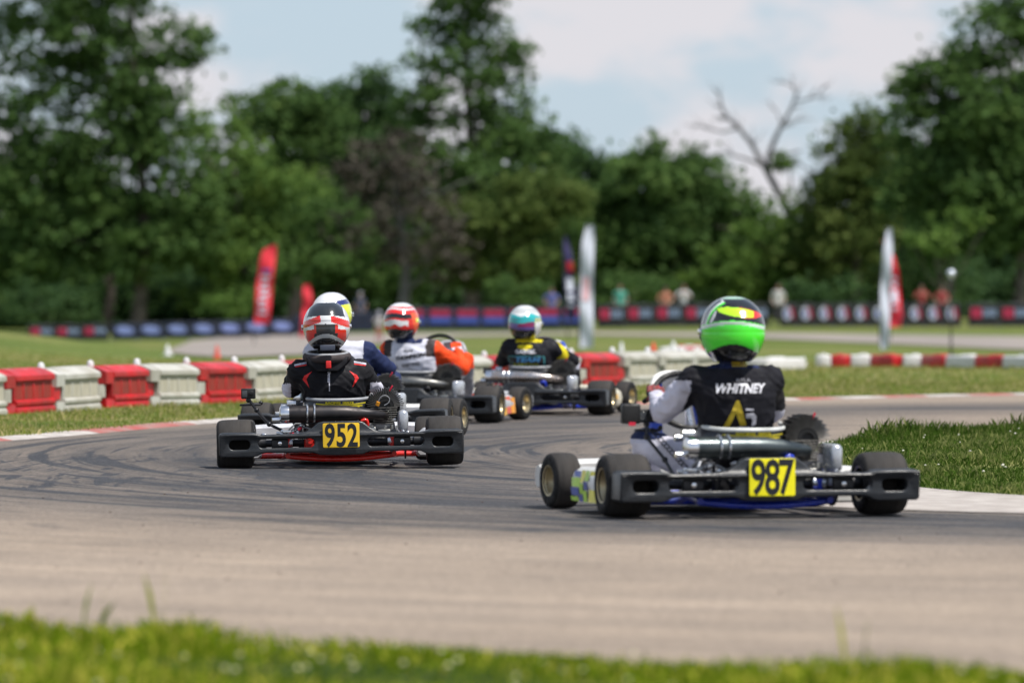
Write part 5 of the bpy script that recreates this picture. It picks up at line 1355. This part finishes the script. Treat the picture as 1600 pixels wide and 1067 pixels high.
def driver(label, K, pose, suit, classify, helm, gl, extras=None, voxel=.012):
    """K: the kart empty (its placement is reused; the person stays top-level)"""
    sh = pose['shoulder']; hc = Vector(pose['head']); sx = pose.get('cx', 0)
    mb = MB()
    hip = Vector((0, .30, .17))
    shc = Vector((sx, pose.get('shy', .13), sh))
    # torso loft
    secs = [(0.0, .155, .11, 0), (.18, .165, .115, 0), (.42, .170, .115, 0), (.62, .182, .122, 0), (.80, .197, .124, 0), (.92, .195, .112, 0), (1.0, .165, .092, 0), (1.06, .115, .075, 0), (1.10, .070, .062, 0)]
    rings = []; n = 28
    for t, rx, ry, fw in secs:
        c = hip.lerp(shc, t); c.y += -.045 * math.sin(min(1, t) * math.pi) ; rings.append(torso_ring((c.x, c.y, c.z + .0), rx, ry, 0, n))
    b = 0; mb.v += [p for r_ in rings for p in r_]
    for j in range(len(rings) - 1):
        for i in range(n):
            i2 = (i + 1) % n; mb.f.append((j * n + i, j * n + i2, (j + 1) * n + i2, (j + 1) * n + i)); mb.m.append(0)
    mb.f.append(tuple(range(n))[::-1]); mb.m.append(0); mb.f.append(tuple((len(rings) - 1) * n + i for i in range(n))); mb.m.append(0)
    cap(mb, [shc + Vector((0, 0, -.02)), Vector((hc.x, hc.y - .0, hc.z - .09))], [.066, .060])
    H = {}
    for s in (-1, 1):
        sj = Vector((sx + s * .165, shc.y + .015, sh - .022 + pose.get('shtilt', 0) * s)); el = Vector(pose['elbow'][0 if s < 0 else 1]); ha = Vector(pose['hand'][0 if s < 0 else 1])
        mb.ball(sj, (.084, .078, .078), 0, 16, 12); cap(mb, [shc + Vector((s * .08, .0, -.03)), sj], [.085, .072])
        cap(mb, [sj, el], [.074, .056]); cap(mb, [el, el.lerp(ha, .84)], [.055, .038]); H[s] = (ha, el)
        kn = Vector(pose.get('knee', [(-.21, .72, .40), (.21, .72, .40)])[0 if s < 0 else 1]); an = Vector((s * .17, 1.07, .13))
        cap(mb, [(s * .09, .32, .18), kn], [.098, .068]); cap(mb, [kn, kn.lerp(an, .4), an], [.066, .064, .044])
        cap(mb, [an, an + Vector((0, .03, -.03)), an + Vector((0, .13, .05))], [.046, .044, .034])
    mb.ball(hip, (.165, .14, .11), 0, 20, 12)
    me = remesh(mb, voxel, 3)
    from mathutils import noise as mn
    me.update(); nn = [v_.normal.copy() for v_ in me.vertices]; sd_ = abs(hash(label)) % 50 if False else len(label)
    for v_, n_ in zip(me.vertices, nn):
        c = v_.co; w = mn.noise(Vector((c.x * 5 + c.z * 3 + sd_, c.y * 5, c.z * 6)))
        rd = 1 - abs(mn.noise(Vector((c.x * 7 + w * 1.5, c.y * 8 + sd_, c.z * 17 + c.x * 6 + w * 2)))) * 2.2
        rd2 = 1 - abs(mn.noise(Vector((c.x * 16 - c.z * 9, c.y * 16, c.z * 24 + c.x * 12 + sd_)))) * 2.2
        v_.co = c + n_ * (0.0075 * max(0, rd) ** 2 + 0.0032 * max(0, rd2) ** 2 + 0.006 * w - 0.003)
    me.update()
    for m_ in suit: me.materials.append(m_)
    for p in me.polygons:
        p.use_smooth = True; p.material_index = classify(p.center.x - sx, p.center.y, p.center.z, p.normal)
    o = bpy.data.objects.new('person', me); COL.objects.link(o); o.location = K.location; o.rotation_euler = K.rotation_euler
    tagobj(o, label, 'person', 'kart drivers in the pack')
    me.update()
    bv = BVHTree.FromPolygons([v_.co for v_ in me.vertices], [tuple(p.vertices) for p in me.polygons])
    helmet(o, hc, *helm)
    for s in (-1, 1): glove(o, H[s][0], H[s][1], None, gl[0], gl[1], s)
    def proj(vs, off=.004):
        out = []
        for x, y, z in vs:
            h = bv.ray_cast(Vector((x, -1, z)), Vector((0, 1, 0)))[0]
            out.append((x, (h.y if h else .1) - off, z))
        return out
    return o, proj

def decal(o, proj, items, name='lettering'):
    """items: ('t', text, size, x, z, shear, sx, bold, mat, rot) or ('p', polygon, mat)"""
    mats_ = []; mb = MB()
    for it in items:
        m = it[8] if it[0] == 't' else it[2]
        if m not in mats_: mats_.append(m)
        if it[0] == 't':
            tv, tf = text_mesh(it[1], it[2], 0, it[7], it[6], it[5]); a = it[9] if len(it) > 9 else 0; ca, sa = math.cos(a), math.sin(a)
            mb.add(proj([(x * ca - z * sa + it[3], 0, x * sa + z * ca + it[4]) for x, y, z in tv]), tf, mats_.index(m))
        else:
            v, f = curve_mesh([it[1]]); bm = bmesh.new(); vs = [bm.verts.new(q) for q in v]
            for q in f:
                try: bm.faces.new([vs[i] for i in q])
                except Exception: pass
            bmesh.ops.remove_doubles(bm, verts=bm.verts, dist=1e-5)
            bmesh.ops.triangulate(bm, faces=bm.faces[:])
            for _ in range(3):
                es = [e for e in bm.edges if e.calc_length() > .02]
                if es: bmesh.ops.subdivide_edges(bm, edges=es, cuts=1); bmesh.ops.triangulate(bm, faces=bm.faces[:])
            bm.verts.index_update(); mb.add(proj([tuple(q.co) for q in bm.verts], .003), [[q.index for q in f_.verts] for f_ in bm.faces], mats_.index(m)); bm.free()
    return mb.build(name, mats_, o, smooth=False, clean=False)

def fab(n, c, **k): return mat('suit_' + n, c, .75, var=.10, vscale=7, bump=.35, bscale=16, spec=.2, **k)
def hp(n, c, **k): return mat('helmet_' + n, c, .18, var=.03, coat=.8, **k)
f_black = fab('black', (.013, .013, .016)); f_vest = fab('charcoal', (.014, .014, .019)); f_lav = fab('lavender', (.62, .61, .70)); f_white = fab('white', (.62, .63, .72))
f_navy = fab('navy', (.018, .028, .085)); f_orange = fab('orange', (.85, .075, .015)); f_gunmetal = fab('gunmetal', (.06, .05, .05)); f_grey = fab('grey', (.26, .26, .29)); f_yel = fab('yellow', (.72, .60, .02))
f_red = mat('suit_red', (.75, .02, .02), .6); f_gold = mat('suit_gold', (.62, .46, .03), .6); f_silver = mat('suit_silver', (.55, .55, .62), .6); f_teal = mat('suit_teal', (.05, .28, .30), .6); f_sky = mat('suit_sky', (.08, .32, .62), .6); f_ink = mat('suit_ink', (.015, .015, .02), .6); f_olive = mat('suit_olive', (.30, .34, .03), .6); f_wt = mat('suit_print_white', (.75, .75, .80), .6)
h_white = hp('white', (.72, .73, .74)); h_grey = hp('grey', (.22, .23, .25)); h_dark = hp('dark', (.022, .026, .03)); h_black = hp('black', (.010, .010, .011)); h_red = hp('red', (.72, .025, .02)); h_silver = hp('silver', (.48, .50, .50)); h_green = hp('neon_green', (.07, .85, .03)); h_lime = hp('lime', (.50, .92, .02)); h_navy = hp('navy', (.02, .03, .16)); h_yel = hp('yellow', (.70, .80, .03))
h_orange = hp('orange', (.85, .10, .02)); h_teal = hp('teal', (.02, .40, .42)); h_mar = hp('maroon', (.22, .012, .09)); h_vio = hp('violet', (.13, .09, .32)); h_pale = hp('pale_grey', (.55, .55, .57))
smoke = mat('visor_smoke', (.02, .02, .022), .08, coat=1.0)
hand_def = [(-.175, .585, .50), (.145, .585, .50)]

# --- kart 952 -------------------------------------------------------
K1 = kart('kart with gold number plate 952, red chassis and a small camera on a stalk', (-.975, 32.32), R(3.2), red, mat('pod_pale', (.60, .60, .62), .35), ([red], [(.28, .68, .155, .172, 0)]),
          greypl, black, greyrim, yellow_g, '952', seat_rim=greypl, seat_txt=[('RACING  SEATS', .017, .364, 1.35), ('TILLETT', .055, .328, 1.35)], camera=(-.515, .03, .425, .082, [(-.47, .02, .33), (-.40, -.01, .25), (-.33, -.04, .215)]), steer=-.10, fx=.535, roll=R(-1.0))
def c1(x, y, z, n):
    if z > .60: return 0
    if y > .95 and z < .25: return 0
    if z < .36 and y > .3: return 0
    if abs(x) > .225 and (z < .475): return 1
    if y > .36: return 1
    return 0
def hf1(u, v, w):
    a = abs(u)
    if w > .55: return 3
    low = v + .28 * a * a
    if v > .93: return 0
    if .44 < v + .10 * a * a < .93: return 2 if (a < .62 + .3 * (1 - v)) else (0 if a < .80 else 1)
    if a > .22 and .20 < v + .22 * (a - .3) + .10 * a < .46: return 4
    if .12 < v + .05 * a < .52: return 0
    if -.18 < v + .12 * a < .14:
        if a < .40: return 2
        if .40 <= a < .52 or v + .12 * a < -.02 and a < .86 and a > .4: return 4
        return 0 if a < .8 else 1
    v0 = -.46 - .55 * a * a
    if v < v0: return 3
    if v < v0 + .05: return 2
    if v < v0 + .20: return 5
    if v < -.10 and .50 < a < .86: return 4
    return 2 if a < .5 else 1
D1, pr = driver('person in a black suit with red chevrons and white, grey and red helmet', K1,
    dict(shoulder=.555, head=(-.062, .12, .795), cx=-.045, elbow=[(-.265, .30, .445), (.205, .30, .44)], hand=hand_def, knee=[(-.20, .70, .30), (.20, .70, .30)]),
    [f_black, f_lav, f_white], c1, (R(3), [h_white, h_pale, h_dark, h_black, h_red, h_silver], hf1, smoke), (f_black, f_grey), voxel=.0085)
cx1 = -.045
it = []
for s in (-1, 1):
    it.append(('p', [(cx1 + s * .105, .545), (cx1 + s * .150, .520), (cx1 + s * .160, .500), (cx1 + s * .122, .450), (cx1 + s * .138, .500), (cx1 + s * .128, .518)][::s], f_red))
    it.append(('p', [(cx1 + s * .135, .588), (cx1 + s * .205, .576), (cx1 + s * .205, .586), (cx1 + s * .135, .600)][::s], f_white))
    it.append(('p', [(cx1 + s * .135, .579), (cx1 + s * .200, .570), (cx1 + s * .203, .5745), (cx1 + s * .135, .585)][::s], f_red))
it += [('t', 'Omas', .026, cx1 - .010, .515, 0, 1.1, .001, f_silver, R(-90)), ('p', [(cx1 - .012, .43), (cx1 - .006, .43), (cx1 - .006, .555), (cx1 - .012, .555)], f_silver)]
decal(D1, pr, it, 'suit_print')
# neck collar with rib protector tongue
mb = MB()
ringp = [(-.062 + .115 * math.cos(t), (.115 + .118 * math.sin(t)), .626 - .012 * math.sin(t) * -1) for t in [2 * math.pi * i / 30 for i in range(30)]]
mb.path(ringp, .025, 12, 0, closed=True)
mb.path([(p[0] * 1.0, p[1] - .004, p[2] + .020) for p in ringp], .010, 8, 1, closed=True)
col_ = mb.build('neck_collar', [f_gunmetal, greypl], D1)
bk = [(-.062 - .122, .625), (-.062 + .122, .625), (-.062 + .112, .590), (-.062 + .085, .565), (-.062 + .06, .543), (-.062 - .06, .543), (-.062 - .085, .565), (-.062 - .112, .590)]
v, f = curve_mesh([bk], .012, .008, 2)
MB().add([(x, y + (.03 * (abs(x + .062) / .12) ** 2) + .005, z) for x, y, z in v], f).build('collar_pad', f_black, col_)
MB().box((-.058, -.024, .582), (.030, .012, .042), 0, bev=.004).build('collar_strap', f_red, col_)
MB().box((-.062, -.040, .678), (.085, .012, .032), 0, bev=.004).build('helmet_label', f_pr if 'f_pr' in globals() else mat('label_navy', (.05, .06, .09), .5), col_)

# --- kart 987 -------------------------------------------------------
gy = ([mat('graphic_lime', (.45, .75, .03), .35), mat('graphic_yellow', (.85, .75, .02), .35), mat('graphic_blue', (.03, .08, .40), .35)],
      [(.27, .42, .05, .19, 1), (.43, .49, .05, .10, 0), (.43, .49, .105, .14, 2), (.43, .49, .145, .19, 0), (.50, .56, .05, .08, 2), (.50, .56, .085, .13, 0), (.50, .56, .135, .19, 1), (.57, .70, .05, .07, 0), (.57, .70, .075, .11, 2), (.57, .70, .115, .155, 0), (.57, .68, .16, .185, 2)])
ex_grey = mat('exhaust_grey', (.13, .15, .15), .35, .8, c2=(.07, .085, .09), vscale=9)
K5 = kart('kart with bright yellow number plate 987, blue chassis and white side pods', (1.068, 25.28), R(14.5), blue, white, gy, white, blueplastic, gold, yellow_y, '987', pz=(.098, .263), pw=.210,
          seat_rim=mat('seat_rim_white', (.66, .68, .66), .4), seat_txt=[('RACING  SEATS', .017, .364, 1.35), ('TILLETT', .055, .328, 1.35)], exhaust=ex_grey,
          camera=(-.355, .47, .435, .082, [(-.36, .45, .34), (-.30, .36, .24), (-.27, .28, .15)]), steer=.10, wheel_c=(-.125, .62, .50), nas=(-.12, .80, .615), spark=False)
MB().box((-.43, .47, .445), (.085, .05, .09), 0, bev=.01).box((-.43, .444, .40), (.03, .01, .016), 1).build('second_camera', [engine_black, tagred], K5)
# chain hanging from the camera bar
mb = MB()
for i in range(13):
    t = i / 12; c = Vector((-.33 + .12 * t, .46 - .14 * t, .37 - .17 * t)); mb.path([c + Vector((.012 * math.cos(a), (.006 if i % 2 else 0) * math.sin(a), .009 * math.sin(a))) for a in [2 * math.pi * k / 10 for k in range(10)]], .003, 6, closed=True)
mb.build('chain', black, K5)
def c5(x, y, z, n):
    if y > .95 and z < .27: return 0
    if y > .55 and x < 0 and .325 < z < .43: return 2
    if z < .36 and y > .30: return 1
    if abs(x) > .205 and z < .60: return 1 if (x < 0 or z < .46) else 0
    if y > .33: return 1 if x < 0 or y > .4 else 0
    if z > .655 and abs(x) < .12: return 2
    return 0
def hf5(u, v, w):
    if w > .60: return 1
    if v + .34 + .42 * u * u < 0: return 1
    if v < .18 - .14 * u * u: return 2
    b_ = v + .15 * u * u
    if b_ < .21: return 2
    if b_ < .25: return 3
    if b_ < .30: return 0
    if b_ < .33: return 2
    e = math.hypot(u / .97, v)
    if u < -.35 and e > .93: return 1
    if u < .05 - .9 * (v - .5) and e > .89: return 0
    if u < .05 - .9 * (v - .5) and e > .84: return 2
    if -.72 < u < -.52 and v < .62 and abs((v - .40) - (u + .62) * 1.8) < .07: return 0
    q = ((u - .17) / .66) ** 2 + ((v - (.56 - .12 * (u - .17))) / .125) ** 2
    if q < 1: return 4 if u < .66 else 5
    if q < 1.25 and u > .2: return 5
    if v > .94: return 3
    return 1
D5, pr = driver('person in a black vest lettered WHITNEY, white sleeves and neon green helmet', K5,
    dict(shoulder=.615, head=(-.055, .12, .815), cx=-.055, shtilt=0, elbow=[(-.315, .34, .455), (.19, .31, .46)], hand=[(-.275, .60, .525), (.03, .60, .50)], knee=[(-.30, .68, .31), (.20, .70, .32)]),
    [f_vest, f_lav, f_navy], c5, (R(17), [h_white, h_black, h_green, mat('helmet_mint', (.45, .72, .52), .2, coat=.8), h_lime, h_red], hf5, smoke, 0, 1.06), (f_black, mat('glove_mix', (.30, .03, .03), .6, c2=(.02, .02, .02), vscale=60)), voxel=.0085)
cx5 = -.045
decal(D5, pr, [('t', 'WHITNEY', .057, cx5 - .01, .563, .35, .88, .0022, f_wt), ('t', 'RYLA', .022, cx5 + .012, .601, 0, 1.3, .0004, f_grey),
    ('p', [(cx5 - .075, .385), (cx5 - .048, .385), (cx5 - .022, .455), (cx5 + .004, .385 + .012), (cx5 + .032, .400), (cx5 - .012, .512), (cx5 - .024, .512)], f_gold),
    ('p', [(cx5 + .022, .452), (cx5 + .060, .455), (cx5 + .076, .44), (cx5 + .076, .405), (cx5 + .055, .392), (cx5 + .058, .42), (cx5 + .05, .433), (cx5 + .026, .431)], f_silver),
    ('p', [(cx5 - .002, .386), (cx5 + .05, .386), (cx5 + .05, .395), (cx5 - .002, .395)], f_silver), ('p', [(cx5 + .02, .476), (cx5 + .06, .474), (cx5 + .06, .466), (cx5 + .02, .468)], f_silver)], 'suit_print')
MB().lathe([(0, .010), (-.004, .009), (-.006, 0)], c=(.012, -.168, .018), axis='Y', seg=14, closed=False).build('helmet_vent', ink, [c_ for c_ in D5.children if c_.name.startswith('helmet')][0])
decal(D5, pr, [('p', rounded(cx5 - .035, cx5 + .055, .662, .668, .002), f_gold), ('p', rounded(cx5 - .035, cx5 + .045, .672, .70, .008), f_gold)], 'collar_emblem')

# --- kart behind 952 (navy helmet driver) ---------------------------
K2 = kart('kart almost hidden behind kart 952, blue panel beside the steering wheel', (-1.085, 37.6), R(-6), black, white, None, mat('panel_pale', (.62, .63, .60), .4), blueplastic, gold, plastic, None, exhaust=ex_grey, roll=R(-1.6), steer=-.14, spark=False, nas=(.02, .78, .60))
def c2(x, y, z, n):
    if z < .36 and y > .3: return 1
    if x > .165: return 1
    if x < -.2 and z < .5: return 1
    return 0
def hf2(u, v, w):
    if w > .6: return 2
    if v > .58 + .15 * u: return 0
    if v > .34 + .15 * u: return 1
    if v > .28 + .15 * u: return 3
    if u > .45 and v > -.5: return 3
    if v > -.35: return 0
    return 1
D2, pr = driver('person in white with navy sleeves, white navy and yellow helmet, behind driver 952', K2,
    dict(shoulder=.615, head=(-.10, .12, .845), cx=-.055, elbow=[(-.29, .31, .47), (.24, .32, .47)], hand=hand_def), [f_white, f_navy], c2, (R(-10), [h_white, h_navy, h_black, h_yel], hf2, smoke), (f_black, f_navy), voxel=.013)

# --- orange sleeves driver -----------------------------------------
yo = ([mat('graphic_amber', (.85, .45, .03), .35), orange, mat('graphic_red', (.75, .10, .03), .35)], [(.27, .42, .05, .19, 0), (.43, .57, .06, .19, 2), (.58, .72, .06, .18, 1)])
K3 = kart('kart of the orange sleeved driver, dark panel and grey steering display', (-.755, 43.4), R(-12.5), black, mat('pod_grey', (.45, .45, .46), .35), yo, mat('panel_grey', (.46, .47, .50), .4), greypl, gold, plastic, None, exhaust=mat('exhaust_steel', (.20, .20, .19), .35, .85), steer=-.22, spark=False, wheel_c=(.05, .60, .535), nas=(.10, .82, .60))
def c3(x, y, z, n):
    if y > 1.0 and z < .27: return 1
    if z < .40 and y > .38: return 4
    if abs(x) > .175 and y > .16 and z > .3: return 1
    if abs(x) > .20: return 1
    if abs(x) > .135 and z > .50: return 2
    if z > .60 and abs(x) < .1: return 3
    return 0
def hf3(u, v, w):
    a = u - .05
    if w > .65: return 2
    if u > .62 - .25 * v and v < .5 and v > -.75: return 3 if not (.0 < v < .22 and u > .8) else 4
    t = v + .10 * a * a + .05 * math.sin(u * 4 + 1)
    if v > .80: return 1
    if t > .74: return 0
    if t > .66: return 1
    if t > .46: return 0
    if t > .22: return 2
    if t > .12: return 0
    if t > -.16 + .05 * math.sin(u * 11) and u < .35: return 1
    if t > -.34: return 0
    return 2
D3, pr = driver('person with orange red sleeves and a white lettered back, red white and black helmet', K3,
    dict(shoulder=.575, head=(-.120, .12, .762), cx=-.05, elbow=[(-.30, .31, .44), (.315, .33, .405)], hand=[(-.12, .585, .52), (.205, .58, .555)], knee=[(-.20, .72, .38), (.24, .74, .46)]),
    [f_white, f_orange, f_gunmetal, f_navy, f_grey], c3, (R(-16), [h_red, h_white, h_black, h_orange, h_yel], hf3, smoke), (f_white, f_orange), voxel=.012)
decal(D3, pr, [('t', 'Tony', .030, -.045, .545, .3, 1.2, .0008, f_ink, R(8)), ('t', 'THOMPSON', .042, -.035, .497, .35, 1.0, .002, f_ink, R(9)), ('t', 'KARTING', .036, -.025, .437, .1, .9, .0006, f_ink, R(7)),
    ('p', [(-.148 + .016 * math.cos(t), .415 + .018 * math.sin(t)) for t in [i * math.pi / 8 for i in range(16)]], f_grey)], 'suit_print')

# --- black and yellow driver ---------------------------------------
K4 = kart('furthest kart in the pack, blue chassis and steel exhaust, cream side pod', (.14, 46.1), R(-11.5), blue, mat('pod_cream', (.58, .54, .42), .4), ([mat('graphic_amber', (.85, .45, .03), .35)], [(.40, .50, .12, .16, 0)]), white, blueplastic, gold, plastic, None,
          exhaust=mat('exhaust_blued', (.42, .48, .55), .25, .85, c2=(.45, .36, .30), vscale=5), camera=(-.345, .0, .355, .07, [(-.33, .0, .29), (-.30, -.02, .22)]), steer=-.2, spark=False, nas=(.03, .78, .58), seat_rim=greypl)
def c4(x, y, z, n):
    if z < .36 and y > .3: return 0
    if x > .18 and .15 < y < .215 and z > .45: return 1
    if y > .40: return 2 if x > .05 else 0
    if z > .585 and abs(x) < .11 : return 1
    return 0
def hf4(u, v, w):
    if w > .65: return 2
    if u > .58 and v < .1 and v > -.7: return 0
    if u > .55 and v < .32: return 4 if (int((u + v) * 12) % 2) else 5
    if v > .48 + .08 * math.sin(u * 5): return 0 if v < .58 or v > .86 else 6
    if v > .05 + .05 * math.sin(u * 4): return 1
    if v > -.18 and abs(u) < .5: return 3
    if v > -.36 + .12 * u * u: return 5
    return 2
D4, pr = driver('person in a black suit with yellow shoulder patches and a silver teal and maroon helmet', K4,
    dict(shoulder=.555, head=(-.060, .12, .735), cx=-.02, elbow=[(-.29, .31, .43), (.30, .33, .43)], hand=[(-.16, .585, .49), (.17, .57, .50)]),
    [f_vest, f_yel, f_white], c4, (R(-15), [h_white, h_teal, h_black, h_mar, h_yel, h_vio, h_silver], hf4, smoke), (f_black, f_white), voxel=.012)
cx4 = -.035
fr = rounded(cx4 - .155, cx4 + .155, .385, .475, .015)
decal(D4, pr, [('t', 'GABRIEL', .043, cx4, .508, 0, 1.05, .0016, f_wt), ('p', fr, f_teal), ('p', [(cx4 - .075, .545), (cx4 - .0, .515), (cx4 + .055, .545), (cx4 + .045, .565), (cx4 - .06, .565)], f_yel)], 'suit_print')
decal(D4, lambda vs, off=0: pr(vs, .006), [('p', rounded(cx4 - .145, cx4 + .145, .393, .467, .012), f_ink)], 'badge_field')
decal(D4, lambda vs, off=0: pr(vs, .009), [('t', 'TEAM', .052, cx4 + .01, .443, .3, 1.55, .002, f_sky), ('t', 'KARTING', .026, cx4, .404, 0, 1.9, .001, f_olive)], 'badge_lettering')
